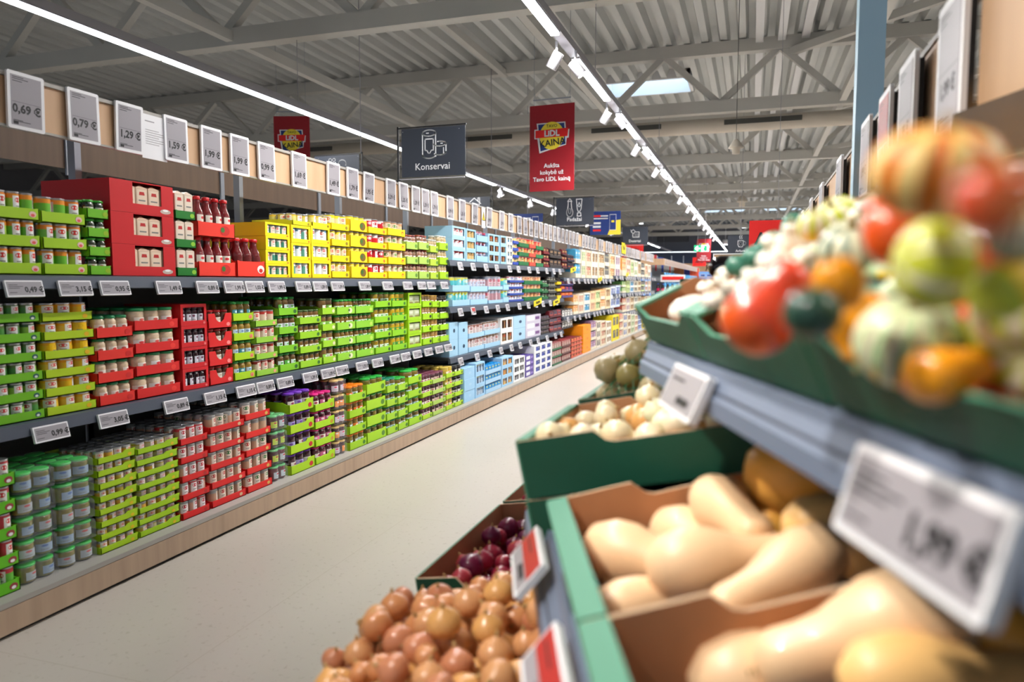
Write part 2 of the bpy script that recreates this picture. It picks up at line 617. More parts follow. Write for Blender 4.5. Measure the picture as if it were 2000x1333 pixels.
for k, (a, c, lv) in enumerate(bays):
    root = empty('shelving_bay', Matrix.Translation((-3.5, a, 0)))
    tag(root, 'slate grey shelving bay with wooden kick, %s from the near end of the row' % ORD[k + 1], 'shelving', 'bays of the long shelving row')

    def part(nm, mb):
        o = mb.build(nm, root)
        o.matrix_local = Matrix.Translation((3.5, -a, 0))
        return o
    part('kick_board', MB().box(BX - 0.02, a, 0.018, BX, c, 0.125, M_wood).box(BX - 0.03, a, 0, BX - 0.02, c, 0.018, M_black))
    part('base_deck', MB().box(-3.47, a, 0.11, BX - 0.02, c, 0.15, M_shelfin).box(BX - 0.14, a, 0.128, BX + 0.001, c, 0.1503, M_ledge))
    part('back_panel', MB().box(-3.5, a + 0.01, 0.15, -3.48, c - 0.01, lv[-1] + 0.02, M_shelfin))
    for z in lv:
        sh_ = part('shelf', MB().box(-3.48, a, z - 0.03, SX - 0.02, c, z, M_slate))
        s = MB()
        s.add([(SX - 0.02, a, z), (SX - 0.02, c, z), (SX, c, z - 0.005), (SX, a, z - 0.005), (SX + 0.012, c, z - 0.06), (SX + 0.012, a, z - 0.06), (SX - 0.02, c, z - 0.065), (SX - 0.02, a, z - 0.065)],
              [(0, 3, 2, 1), (3, 5, 4, 2), (5, 7, 6, 4), (7, 0, 1, 6), (0, 7, 5, 3), (1, 2, 4, 6)], M_slate)
        s.build('label_rail', sh_)
    part('post', MB().box(-3.53, a + .001, 0, -3.48, a + 0.041, 2.3, M_post))
    part('header_bracket', MB().box(-3.5, a + .002, 2.30, -3.085, a + .03, 2.33, M_post))
    part('header_hanger', MB().box(-3.898, a + .3, 2.09, -3.885, a + .34, 2.34, M_post))
# wooden header boards: the near one carries the price cards, the other belongs to the aisle behind
HX = -3.06
hb = MB().box(HX - 0.02, 0.6, 2.13, HX, 24.2, 2.335, M_wood2).box(HX - 0.026, 0.6, 2.335, HX + 0.012, 24.2, 2.352, M_ledge).box(HX - 0.022, 0.6, 2.12, HX + 0.008, 24.2, 2.13, M_ledge)
tag(hb.build('header_board'), 'long pale wooden header board carrying the row of price cards above the cans', 'header board')
hb = MB().box(-3.92, 0.3, 2.13, -3.9, 24.2, 2.335, mat('dark_oak_laminate', s2l(120, 98, 82), 0.6, noise=(4.0, 0.55, s2l(104, 86, 72), (1, 5.0, 0.35))))
tag(hb.build('header_board'), 'wooden header board of the aisle behind, seen from its back', 'header board')

# ------------------------------------------------------------------ price cards and shelf labels
M_eink = mat('grey_display_film', s2l(158, 154, 161), 0.4)
M_ink = mat('black_ink', s2l(28, 28, 32), 0.5)
M_redink = mat('red_display_film', s2l(176, 44, 40), 0.4)


def tag_mesh(w_, h_, price, big, red=False, t=0.012):
    """electronic price label: white rounded frame (own mesh) and its display film with the price"""
    f = MB()
    b_ = min(w_, h_) * 0.09
    f.prism([(-w_ / 2 + b_ * .4, -h_ / 2), (w_ / 2 - b_ * .4, -h_ / 2), (w_ / 2, -h_ / 2 + b_ * .4), (w_ / 2, h_ / 2 - b_ * .4), (w_ / 2 - b_ * .4, h_ / 2),
             (-w_ / 2 + b_ * .4, h_ / 2), (-w_ / 2, h_ / 2 - b_ * .4), (-w_ / 2, -h_ / 2 + b_ * .4)], 0, t, M_white)
    d = MB()
    x0, y0, x1, y1 = -w_ / 2 + b_, -h_ / 2 + b_, w_ / 2 - b_, h_ / 2 - b_
    d.box(x0, y0, t, x1, y1, t + 0.001, M_eink)
    z = t + 0.0016
    if red:
        d.box(x0, y0 + (y1 - y0) * 0.42, t + .001, x1, y1, t + 0.0015, M_redink)
    if big == 'card':
        d.text(price, 0.0, -h_ * 0.21, 0.050, z, M_ink, bold=0.035)
        d.stroke([(x0 + .005, -h_ * .03), (x1 - .005, -h_ * .03)], 0.0012, z, M_ink)
        for k, (ln, yy) in enumerate(((.35, .40), (.5, .37), (.3, .33), (.3, -.35), (.55, -.37))):
            d.stroke([(x0 + .008, h_ * yy), (x0 + .008 + (x1 - x0) * ln, h_ * yy)], 0.0028, z, M_ink)
        d.box(x0 + .008, y0 + .004, z - .0005, x0 + .03, y0 + .016, z, M_ink)
    elif big == 'shelf':
        d.text(price, w_ * 0.23, -h_ * 0.22, 0.033, z, M_ink, bold=0.04)
        for k, (ln, yy) in enumerate(((.25, .22), (.4, .12), (.3, .02), (.2, -.25))):
            d.stroke([(x0 + .006, h_ * yy), (x0 + .006 + (x1 - x0) * ln, h_ * yy)], 0.0022, z, M_ink)
    else:
        d.stroke([(0, -h_ * .2), (w_ * .3, -h_ * .2)], h_ * .16, z, M_ink)
        d.stroke([(x0 * .8, h_ * .2), (0, h_ * .2)], h_ * .05, z, M_ink)
    return f.mesh('label_frame'), d.mesh('label_display')


_TM = {}


def price_tag(M, w_, h_, price, style, label, grp, red=False, name='price_tag'):
    k = (round(w_, 3), round(h_, 3), price, style, red)
    if k not in _TM:
        _TM[k] = tag_mesh(w_, h_, price, style, red)
    o = put(name, _TM[k][0], None, M)
    tag(o, label, 'price tag', grp)
    put('display', _TM[k][1], o)
    return o


CARDS = [((15, 92), '0,69 €'), ((135, 198), '0,79 €'), ((228, 283), '1,29 €'), ((322, 371), '1,59 €'), ((395, 436), '1,99 €'), ((451, 490), '1,99 €'),
         ((505, 541), '0,99 €'), ((571, 602), '1,69 €'), ((639, 668), '1,49 €'), ((679, 703), '1,79 €'), ((712, 733), '1,95 €'), ((756, 775), '3,39 €'),
         ((781, 800), '1,35 €'), ((805, 823), '1,59 €'), ((825, 840), '1,59 €'), ((842, 858), '1,79 €'), ((873, 889), '0,99 €'), ((897, 912), '1,35 €'),
         ((923, 935), '3,39 €'), ((951, 963), '1,99 €'), ((976, 987), '1,29 €'), ((994, 1004), '1,29 €'), ((1010, 1022), '2,29 €'), ((1023, 1032), '2,29 €')]
ys = [(y_at((a + c) / 2, HX + .03, 2.23), p) for (a, c), p in CARDS]
y = ys[-1][0] + 0.27
while y < 23.8:
    ys.append((y, '2,29 €' if rng.random() < .5 else '1,89 €'))
    y += rng.choice((0.26, 0.27, 0.3, 0.24, 0.5 if y > 13 else 0.27))
for k, (y, p) in enumerate(ys):
    price_tag(face_px((HX + 0.013, y, 2.238)) @ Matrix.Rotation(math.radians(-2 + 4 * rng.random()), 4, 'X'), 0.172, 0.243, p, 'card',
              'tall white-framed price card%s, %s from the near end of the wooden header' % (' reading ' + p if k < 20 else '', ORD[k + 1]), 'price cards on the wooden header')
# paper notice and warning sticker between the cards
yc = y_at(303, HX + .02, 2.2)
pn = MB().box(-0.085, -0.12, 0, 0.085, 0.11, 0.002, M_white)
for k in range(7):
    pn.stroke([(-0.06, 0.03 - k * .012), (0.06 if k % 3 else 0.03, 0.03 - k * .012)], 0.003, 0.003, M_eink)
pn.stroke([(-0.06, 0.075), (0.0, 0.075)], 0.005, 0.003, M_eink)
o = put('paper_notice', pn.mesh('paper_notice'), None, face_px((HX + 0.014, yc, 2.225)))
tag(o, 'white printed paper notice between two price cards on the wooden header', 'notice')
M_yel = cm((232, 214, 30), 0.45)
yc = y_at(945, HX + .02, 2.2)
pn = MB().box(-0.06, -0.12, 0, 0.06, 0.12, 0.002, M_white)
pn.add([(-0.05, -0.03, 0.003), (0.05, -0.03, 0.003), (0, 0.07, 0.003)], [(0, 1, 2)], M_yel)
pn.stroke([(-0.05, -0.03), (0.05, -0.03), (0, 0.07)], 0.007, 0.004, M_ink, closed=True)
pn.stroke([(0, 0.035), (0, -0.01)], 0.01, 0.004, M_ink)
o = put('warning_notice', pn.mesh('warning_notice'), None, face_px((HX + 0.014, yc, 2.22)))
tag(o, 'white warning notice with a yellow triangle on the wooden header', 'notice')

TOPT = [(8, 86, '0,49 €'), (113, 180, '3,15 €'), (194, 254, '0,95 €'), (303, 355, '1,49 €'), (382, 427, '0,89 €'), (437, 476, '1,99 €'), (479, 514, '1,03 €'), (523, 557, '1,99 €'),
        (577, 607, '0,89 €'), (611, 638, '1,59 €'), (646, 672, '1,39 €'), (700, 724, '1,89 €'), (747, 767, '1,99 €'), (787, 805, '1,59 €'), (815, 832, '1,49 €'), (834, 850, '1,59 €'), (860, 875, '1,49 €')]
MIDT = [(62, 136, '0,99 €'), (190, 252, '3,05 €'), (318, 370, '0,89 €'), (398, 441, '1,15 €'), (462, 498, '1,15 €'), (501, 535, '0,89 €'), (540, 573, '0,89 €'), (590, 620, '1,39 €'), (628, 652, '1,09 €'),
        (655, 680, '1,49 €'), (695, 718, '1,75 €'), (726, 748, '1,39 €'), (762, 780, '1,89 €'), (783, 801, '1,29 €'), (806, 823, '1,59 €'), (828, 845, '1,89 €'), (850, 865, '1,99 €'), (868, 882, '1,99 €')]


def shelf_tag_matrix(y, z, X=SX + 0.016):
    return face_px((X, y, z)) @ Matrix.Rotation(math.radians(-14), 4, 'X')


for nm, lst, z in (('top', TOPT, 1.485 - 0.062), ('middle', MIDT, 0.84 - 0.062)):
    for k, (a, c, p) in enumerate(lst):
        price_tag(shelf_tag_matrix(y_at((a + c) / 2, SX + .02, z), z), 0.172, 0.072, p, 'shelf',
                  'white shelf label reading %s, %s from the near end of the %s shelf edge' % (p, ORD[k + 1], nm), 'labels on the %s shelf edge' % nm)
for (i, ya, yb, lv) in ((0, ends[0], ends[1], (0.66, 1.195, 1.69)), (1, ends[1], ends[2], (0.88, 1.54)), (2, ends[2], ends[3], (0.72, 1.2, 1.62))):
    for j, z in enumerate(lv):
        y, k = ya + 0.25, 0
        while y < yb - 0.15:
            k += 1
            price_tag(shelf_tag_matrix(y, z - 0.062), 0.115, 0.085, '', 'far',
                      'small white shelf label, %s along the %s shelf edge of the %s' % (ORD[k], ('lowest', 'second', 'third')[j], ('blue box section', 'cream box section', 'farthest section')[i]),
                      'far shelf labels', red=(i == 0 and j == 1 and k == 2))
            y += rng.choice((0.3, 0.4, 0.5)) if i else rng.choice((0.42, 0.5, 0.38))
for i, (px, X, z) in enumerate(((1045, SX, 1.17), (1082, SX, 1.15), (1115, SX, 1.68), (1168, SX, 1.52), (1222, SX, 1.66), (1242, SX, 0.76))):
    y = y_at(px, X, z)
    g = MB().box(-0.2, -0.04, 0, 0.2, 0.04, 0.004, M_yel)
    g.text(('Naujiena', 'Naujiena', 'Pigiau', 'Pigiau', 'Pigiau', 'Naujiena')[i], 0, -0.015, 0.06, 0.006, M_ink, bold=.02)
    tag(put('promotion_strip', g.mesh('promotion_strip'), None, face_px((X + 0.04, y, z)) @ Matrix.Rotation(0.12, 4, 'Z')), 'small yellow promotion strip on a shelf edge, %s from the near end' % ORD[i + 1], 'shelf sign', 'yellow promotion strips')
y = y_at(1215, HX, 2.2)
g = MB().box(-0.3, -0.13, 0, 0.3, 0.13, 0.006, M_yel).text('Pigiau', 0, -0.03, 0.13, 0.008, M_ink, bold=.02)
tag(put('promotion_board', g.mesh('promotion_board'), None, face_px((HX + 0.04, y, 2.3))), 'yellow promotion board fixed over the price cards far down the header', 'sign')

# ------------------------------------------------------------------ goods: item meshes
LIME, LIME2, GREEN = (164, 208, 24), (176, 206, 60), (112, 186, 20)
RED, DRED, YEL, GYEL = (226, 36, 28), (206, 12, 26), (250, 222, 0), (244, 214, 20)
CREAM, WHITE, SKYB, PALEG = (236, 224, 200), (240, 240, 238), (150, 200, 232), (170, 204, 90)
BROWN, DJAR, OLIVE, KRAUT = (96, 58, 26), (62, 10, 26), (120, 104, 30), (146, 128, 60)
M_tin = mat('bare_tin_metal', s2l(190, 192, 196), 0.28, 0.9)
SEGS = 14


def jar_glass(rgb):
    """filled glass jar: contents colour under a clear glossy coat"""
    return mat('filled_glass_%d_%d_%d' % rgb, s2l(*rgb), 0.25, coat=0.9, noise=(55.0, 0.35, tuple(min(1, c * 1.3 + .003) for c in s2l(*rgb))))


def arc(mb, r, z0, z1, a0, a1, n, mt, bulge=None):
    v = []
    for i in range(n + 1):
        a = a0 + (a1 - a0) * i / n
        for z in (z0, z1):
            v.append((r * math.cos(a), r * math.sin(a), z))
    mb.add(v, [(2 * i, 2 * i + 2, 2 * i + 3, 2 * i + 1) for i in range(n)], mt, smooth=True)


def patch(mb, r, zc, h, wa, ac, mt):
    """round-ended printed patch on a cylinder around angle ac"""
    n = 10
    v = [(r * math.cos(ac), r * math.sin(ac), zc)]
    for i in range(n):
        t = 2 * math.pi * i / n
        a = ac + wa * math.cos(t)
        v.append((r * math.cos(a), r * math.sin(a), zc + h * math.sin(t)))
    mb.add(v, [(0, 1 + i, 1 + (i + 1) % n) for i in range(n)], mt)


def item_tin(r, h, c):
    """c: (body colour, top band colour, panel colour, logo colour)"""
    b_ = MB().lathe([(r * .93, 0), (r * .99, .002), (r * .94, .006), (r * .94, h - .006), (r * .99, h - .002), (r * .96, h), (r * .9, h - .003), (0, h - .003)], SEGS, M_tin)
    l = MB().lathe([(r * .955, .008), (r * .955, h * .55), (r * .955, h * .74), (r * .955, h - .009)], SEGS, cm(c[0], .35), mats=[cm(c[0], .35), cm(c[0], .35), cm(c[1], .35)], cap=False)
    arc(l, r * .962, h * .12, h * .84, -.80, .62, 6, cm(c[2], .4))
    patch(l, r * .972, h * .68, h * .10, .46, -.08, cm(c[3], .4))
    arc(l, r * .97, h * .42, h * .47, -.4, .3, 3, cm((150, 150, 140), .4))
    if len(c) > 4:
        patch(l, r * .972, h * .28, h * .12, .55, .55, cm(c[4], .4))
    return 'food_tin', 'tin', b_.mesh('tin_body'), [('label', l.mesh('tin_label'))]


def item_jar(r, h, c, lid_h=None):
    """c: (contents, lid, label, logo)"""
    lh = lid_h or min(.016, h * .14)
    wide = r / h > .33
    n = r * (.88 if wide else .78)
    b_ = MB().lathe([(r * .85, 0), (r * .97, .004), (r * .97, h * (.78 if wide else .70)), (r * .93, h * (.83 if wide else .78)), (n, h * (.87 if wide else .84)), (n, h - lh * .6)], SEGS, jar_glass(c[0]))
    d = MB().lathe([(n + .002, h - lh), (n + .004, h - lh + .002), (n + .004, h - .002), (n, h), (0, h)], SEGS, cm(c[1], .3))
    l = MB()
    arc(l, r * .985, h * .14, h * .58, -1.0, .9, 6, cm(c[2], .5))
    patch(l, r * .995, h * .47, h * .06, .35, -.1, cm(c[3], .5))
    arc(l, r * .992, h * .24, h * .28, -.5, .4, 3, cm((140, 140, 130), .5))
    if len(c) > 4:
        arc(l, r * .99, h * .14, h * .58, .3, .9, 3, cm(c[4], .5))
    return 'glass_jar', 'jar', b_.mesh('jar_body'), [('lid', d.mesh('jar_lid')), ('label', l.mesh('jar_label'))]


def item_bottle(r, h, c):
    b_ = MB().lathe([(r * .85, 0), (r * .97, .006), (r * .97, h * .55), (r * .88, h * .64), (r * .56, h * .76), (r * .5, h * .9), (r * .5, h - .01)], SEGS, jar_glass(c[0]))
    d = MB().lathe([(r * .58, h - .022), (r * .6, h - .02), (r * .6, h - .002), (r * .5, h), (0, h)], SEGS, cm(c[1], .3))
    l = MB()
    arc(l, r * .985, h * .34, h * .53, -1.1, 1.0, 6, cm(c[2], .5))
    patch(l, r * .995, h * .45, h * .035, .4, -.1, cm(c[3], .5))
    arc(l, r * .992, h * .34, h * .53, .55, 1.0, 3, cm((60, 120, 50), .5))
    return 'sauce_bottle', 'bottle', b_.mesh('bottle_body'), [('cap', d.mesh('bottle_cap')), ('label', l.mesh('bottle_label'))]


def item_carton(r, h, c):
    b_ = MB()
    k = r * .94
    b_.add([(-k, -k, 0), (k, -k, 0), (k, k, 0), (-k, k, 0), (-k, -k, h * .9), (k, -k, h * .9), (k, k, h * .9), (-k, k, h * .9), (-k, -.003, h), (k * .7, -.003, h), (k * .7, .003, h), (-k, .003, h)],
           [(0, 3, 2, 1), (0, 1, 5, 4), (1, 2, 6, 5), (2, 3, 7, 6), (3, 0, 4, 7), (4, 5, 9, 8), (6, 7, 11, 10), (5, 6, 10, 9), (7, 4, 8, 11), (8, 9, 10, 11)], cm(c[0], .4))
    l = MB()
    l.add([(k + .0012, -k * .85, h * .06), (k + .0012, k * .85, h * .06), (k + .0012, k * .85, h * .84), (k + .0012, -k * .85, h * .84)], [(0, 1, 2, 3)], cm(c[2], .45))
    l.add([(k + .002, -k * .5, h * .64), (k + .002, k * .5, h * .64), (k + .002, k * .4, h * .76), (k + .002, -k * .4, h * .76)], [(0, 1, 2, 3)], cm(c[3], .45))
    l.add([(k + .002, -k * .8, h * .06), (k + .002, k * .8, h * .06), (k + .002, k * .8, h * .2), (k + .002, -k * .2, h * .26)], [(0, 1, 2, 3)], cm(c[1], .45))
    l.add([(k + .002, -k * .6, h * .42), (k + .002, k * .6, h * .42), (k + .002, k * .6, h * .47), (k + .002, -k * .6, h * .47)], [(0, 1, 2, 3)], cm((130, 130, 124), .45))
    return 'food_carton', 'carton', b_.mesh('carton_body'), [('front_print', l.mesh('carton_print'))]


def item_pouch(r, h, c):
    k = r * .95
    e = min(k, h * .30)
    b_ = MB().add([(k - 2 * e, -k, 0), (k, -k, 0), (k, k, 0), (k - 2 * e, k, 0), (k - 2 * e, -k, h * .82), (k, -k, h * .82), (k, k, h * .82), (k - 2 * e, k, h * .82), (k - e * 1.1, -k, h), (k - e * .9, -k, h), (k - e * .9, k, h), (k - e * 1.1, k, h)],
                  [(0, 3, 2, 1), (0, 1, 5, 4), (1, 2, 6, 5), (2, 3, 7, 6), (3, 0, 4, 7), (4, 5, 9, 8), (5, 6, 10, 9), (6, 7, 11, 10), (7, 4, 8, 11), (8, 9, 10, 11)], cm(c[0], .3))
    l = MB().add([(k + .0012, -k * .7, h * .12), (k + .0012, k * .7, h * .12), (k + .0012, k * .7, h * .36), (k + .0012, -k * .7, h * .36)], [(0, 1, 2, 3)], cm(c[2], .4))
    l.add([(k + .0012, -k * .6, h * .5), (k + .0012, k * .6, h * .5), (k + .0012, k * .6, h * .7), (k + .0012, -k * .6, h * .7)], [(0, 1, 2, 3)], cm(c[3], .4))
    return 'food_pouch', 'pouch', b_.mesh('pouch_body'), [('front_print', l.mesh('pouch_print'))]


ITEMS = {'tin': item_tin, 'jar': item_jar, 'bottle': item_bottle, 'carton': item_carton, 'pouch': item_pouch}


# containers: local x points to the aisle (front face at x=0, body behind at x<0), y along the shelf, z up
def ellipse(mb, x, yc, zc, a, b_, mt, n=12):
    v = [(x, yc, zc)] + [(x, yc + a * math.cos(2 * math.pi * i / n), zc + b_ * math.sin(2 * math.pi * i / n)) for i in range(n)]
    mb.add(v, [(0, 1 + i, 1 + (i + 1) % n) for i in range(n)], mt)


def cont_tray(w_, H, D, c, var, fh=.42):
    m = cm(c[0], .5)
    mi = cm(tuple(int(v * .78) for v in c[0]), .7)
    t = .004
    b_ = MB()
    f = H * fh
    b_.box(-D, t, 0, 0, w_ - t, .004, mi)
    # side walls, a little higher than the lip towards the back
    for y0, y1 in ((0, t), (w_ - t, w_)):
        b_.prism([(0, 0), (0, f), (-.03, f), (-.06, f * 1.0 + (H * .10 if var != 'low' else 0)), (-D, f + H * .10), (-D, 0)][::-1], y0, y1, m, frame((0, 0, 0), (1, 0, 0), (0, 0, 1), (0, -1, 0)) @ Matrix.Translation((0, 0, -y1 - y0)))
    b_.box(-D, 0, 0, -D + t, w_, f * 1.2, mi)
    yz = frame((-t, 0, 0), (0, 1, 0), (0, 0, 1), (1, 0, 0))
    if var == 'u':      # high lip with a rounded cut-out
        F = H * .80
        a, e = w_ * .26, w_ * .74
        pts = [(0, 0), (w_, 0), (w_, F), (e, F)] + [(e - (e - a) * (i / 6), F - (F - f * .8) * math.sin(math.pi * i / 6) ** .5) for i in range(1, 6)] + [(a, F), (0, F)]
    elif var == 'notch':  # lip lower in the middle
        pts = [(0, 0), (w_, 0), (w_, f * 1.25), (w_ * .72, f * 1.25), (w_ * .66, f * .95), (w_ * .34, f * .95), (w_ * .28, f * .95), (0, f * .95)]
    else:
        pts = [(0, 0), (w_, 0), (w_, f * 1.04), (w_ * .93, f * 1.04), (w_ * .9, f), (w_ * .1, f), (w_ * .07, f * 1.04), (0, f * 1.04)]
    b_.prism(pts, 0, t, m, yz)
    if len(c) > 1:
        k = min(f * .36, w_ * .16)
        if var == 'plain':
            ellipse(b_, .0012, w_ * .72, f * .5, k * 1.4, k, cm(c[1], .5))
            ellipse(b_, .0016, w_ * .66, f * .55, k * .6, k * .55, cm((60, 110, 40), .5), 8)
        else:
            ellipse(b_, .0012, w_ * .84, f * .5, k, k * .75, cm(c[1], .5))
            if len(c) > 2:
                ellipse(b_, .0016, w_ * .84, f * .42, k * .55, k * .4, cm(c[2], .5), 8)
    return 'display_tray', 'tray', b_.mesh('display_tray')


def cont_window(w_, H, D, c, var, nwin=1):
    """full-height display box whose front has cut-out windows"""
    m = cm(c[0], .5)
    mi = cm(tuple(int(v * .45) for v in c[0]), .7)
    t = .004
    b_ = MB()
    b_.box(-D, 0, 0, -t, t, H - .001, m)
    b_.box(-D, w_ - t, 0, -t, w_, H - .001, m)
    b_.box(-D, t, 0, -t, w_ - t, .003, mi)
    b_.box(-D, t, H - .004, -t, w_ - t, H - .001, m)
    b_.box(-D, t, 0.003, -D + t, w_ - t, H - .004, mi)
    z0, z1 = H * (.22 if var != 'low' else .3), H * .84
    if var == 'right':    # window in the middle of the front, open to the top
        z0, z1 = H * .30, H * .965
        ws = [(w_ * .34, w_ * .80)]
    else:
        g = w_ * .09
        ww = (w_ - g * (nwin + 1)) / nwin
        ws = [(g + i * (ww + g), g + i * (ww + g) + ww) for i in range(nwin)]
    y = 0
    for a, e in ws:
        b_.box(-t, y, 0, 0, a, H - .001, m)
        b_.box(-t, a, 0, 0, e, z0, m)
        b_.box(-t, a, z1, 0, e, H - .001, m)
        y = e
    b_.box(-t, y, 0, 0, w_, H - .001, m)
    if len(c) > 1:
        if var == 'right':
            ellipse(b_, .0012, w_ * .86, H * .14, w_ * .09, H * .08, cm(c[1], .5))
            ellipse(b_, .0016, w_ * .86, H * .18, w_ * .05, H * .04, cm((250, 250, 250), .5), 8)
        else:
            ellipse(b_, .0012, w_ * .9, H * .1, w_ * .045, H * .06, cm(c[1], .5), 8)
    return 'display_box', 'box', b_.mesh('display_box')


def cont_closed(w_, H, D, c, var):
    m = cm(c[0], .5)
    b_ = MB().rbox(-D, .001, 0, 0, w_ - .001, H - .0015, .0015, m)
    b_.box(-D + .01, w_ * .49, H - .0014, -.002, w_ * .51, H - .0009, cm(tuple(int(v * .8) for v in c[0]), .5))
    if var == 'print':
        b_.box(0, w_ * .1, H * .25, .001, w_ * .55, H * .85, cm(c[1], .5))
        b_.box(0, w_ * .62, H * .3, .001, w_ * .9, H * .7, cm(c[2], .5))
    elif len(c) > 1:
        ellipse(b_, .001, w_ * .55, H * .5, w_ * .12, H * .12, cm(c[1], .5))
    return 'display_box', 'box', b_.mesh('display_box')


M_film = bpy.data.materials.new('clear_shrink_film')
M_film.use_nodes = True
nt = M_film.node_tree
bs = nt.nodes['Principled BSDF']
bs.inputs['Base Color'].default_value = (0.92, 0.95, 1, 1)
bs.inputs['Roughness'].default_value = 0.16
bs.inputs['Alpha'].default_value = 0.07
nz = nt.nodes.new('ShaderNodeTexNoise')
nz.inputs['Scale'].default_value = 30
bm_ = nt.nodes.new('ShaderNodeBump')
bm_.inputs['Strength'].default_value = 0.5
nt.links.new(nz.outputs['Fac'], bm_.inputs['Height'])
nt.links.new(bm_.outputs[0], bs.inputs['Normal'])


def cont_film(w_, H, D, c, var):
    b_ = MB().rbox(-D, 0.001, 0.002, 0, w_ - .001, H - .012, .012, M_film)
    for p in range(len(b_.f)):
        b_.sm[p] = False
    return 'shrink_wrap', 'wrapping', b_.mesh('shrink_wrap')


CONT = {'tray': cont_tray, 'window': cont_window, 'closed': cont_closed, 'film': cont_film}

# ------------------------------------------------------------------ registry: every container and item, individual or (past 300 of a kind) merged
REG = {}


def register(kind, proto, M, label, group):
    REG.setdefault(kind, []).append((proto, M, label, group))


STACKNO = {}


def stack(bay, X, zs, px0, px1, pytop, layers, cont, ccol, cdesc, item=None, icol=None, idesc=None, n=3, var='', depth=.34, rows=1, toprows=1, jit=.004, ih=None, fh=.42, nwin=1):
    """one stack of identical display cartons. bay: words naming the shelf it stands on"""
    y0, y1 = y_at(px0, X, zs + .1), y_at(px1, X, zs + .1)
    ztop = at_x((px0 + px1) / 2, pytop, X)[1]
    H = (ztop - zs) / layers
    w_ = (y1 - y0) - .006
    STACKNO[bay] = STACKNO.get(bay, 0) + 1
    so = ORD[STACKNO[bay]]
    kw = {}
    if cont == 'tray':
        kw['fh'] = fh
    if cont == 'window':
        kw['nwin'] = nwin
    cp = CONT[cont](w_, H, depth, ccol, var, **kw)
    r = (w_ - .012) / (2 * n)
    if item:
        hh = ih or (H - (.007 if cont == 'tray' else .02))
        if item == 'bottle' and toprows >= 0:
            hh = H - .006
        icols = icol if isinstance(icol, list) else [icol]
        protos = [ITEMS[item](r * .985, hh, q) for q in icols]
    for k in range(layers):
        ln = 'single layer' if layers == 1 else ('bottom layer' if k == 0 else 'top layer' if k == layers - 1 else ORD[k + 1] + ' layer up')
        jx, jy = rng.uniform(-jit, 0), rng.uniform(-jit, jit) * .4
        M = Matrix.Translation((X - .012 + jx, y0 + .003 + jy, zs + k * H + .0005))
        register(cp[1], (cp[0], cp[1], cp[2], []), M, '%s, %s, %s stack along %s' % (cdesc, ln, so, bay), 'cartons of ' + bay)
        if not item:
            continue
        nr = toprows if k == layers - 1 else rows
        nr = max(1, min(nr, int(((X - .03 if X > -2.95 else X) + 3.46) / (2 * r))))
        if cont == 'window':
            nr = 1
        for rw in range(nr):
            for i in range(n):
                pr = rng.choice(protos)
                a = rng.uniform(-.5, .5) if item in ('tin', 'jar', 'bottle') else 0
                if item == 'tin' and rng.random() < .25:
                    a += rng.uniform(-1.5, 1.5)
                Mi = M @ Matrix.Translation((-.006 - r - rw * 2 * r, .006 + r + i * 2 * r, .0055)) @ Matrix.Rotation(a, 4, 'Z')
                register(pr[1], pr, Mi, '%s, %s, %s stack along %s' % (idesc, ln, so, bay), '%s in the %s, %s stack of %s' % (idesc, ln, so, bay))


CORN = [((110, 190, 50), (240, 150, 40), WHITE, (220, 50, 40), (240, 130, 50)), ((170, 210, 60), (240, 150, 40), WHITE, (220, 50, 40)), ((120, 185, 70), (240, 140, 40), WHITE, (220, 50, 40))]
PEA = [((70, 140, 60), (90, 120, 60), WHITE, (225, 80, 80)), ((150, 200, 70), (60, 100, 60), WHITE, (225, 80, 80))]
ORAN = [((240, 190, 30), (250, 170, 10), WHITE, (225, 80, 80)), ((244, 200, 60), (250, 180, 10), (240, 236, 220), (225, 80, 80)), ((250, 200, 0), (250, 180, 0), (252, 204, 10), (240, 190, 20))]
TZ, MZ, BZ = 1.487, 0.842, 0.1505
GX = SX - .012
GB = BX - .06
T, Mi_, Ba = "near top shelf", "near middle shelf", "near base deck"
# --- top shelf
stack(T, GX, TZ, -95, -4, 366, 3, 'tray', (LIME, (240, 200, 190), (230, 90, 90)), 'lime tray of corn tins', 'tin', CORN, 'orange-topped corn tin', 3, toprows=3)
stack(T, GX, TZ, -2, 86, 374, 3, 'tray', (LIME, (240, 200, 190), (230, 90, 90)), 'lime tray of corn tins', 'tin', CORN, 'orange-topped corn tin', 3, toprows=3)
stack(T, GX, TZ, 88, 176, 388, 3, 'tray', (LIME, (240, 200, 190), (230, 90, 90)), 'lime tray of corn tins', 'tin', CORN, 'orange-topped corn tin', 3, toprows=3)
stack(T, GX, TZ, 178, 221, 391, 4, 'tray', ((110, 190, 20), (150, 190, 20)), 'green tray of olive jars', 'jar', [((34, 44, 20), (70, 170, 60), (226, 232, 214), (220, 120, 120))], 'dark olive jar', 2, toprows=2, depth=.2, fh=.5)
stack(T, GX, TZ, 223, 347, 357, 3, 'window', (DRED, (200, 180, 170)), 'bright red display box', 'carton', [((224, 196, 170), (220, 60, 50), (236, 214, 190), (190, 40, 40))], 'beige sauce carton', 5, var='right', depth=.45)
stack(T, GX, TZ, 349, 389, 374, 3, 'tray', ((10, 120, 30), (140, 200, 50)), 'dark green tray of cartons', 'carton', [((226, 206, 186), (214, 60, 50), (238, 222, 204), (200, 50, 50))], 'beige carton', 2, depth=.3, fh=.3)
stack(T, GX, TZ, 391, 464, 387, 2, 'tray', ((238, 52, 34), (200, 30, 26), (238, 52, 34)), 'red tray of passata bottles', 'bottle', [((112, 4, 8), (200, 24, 30), (240, 232, 220), (210, 40, 50))], 'red passata bottle', 4, var='plain', toprows=2, fh=.36)
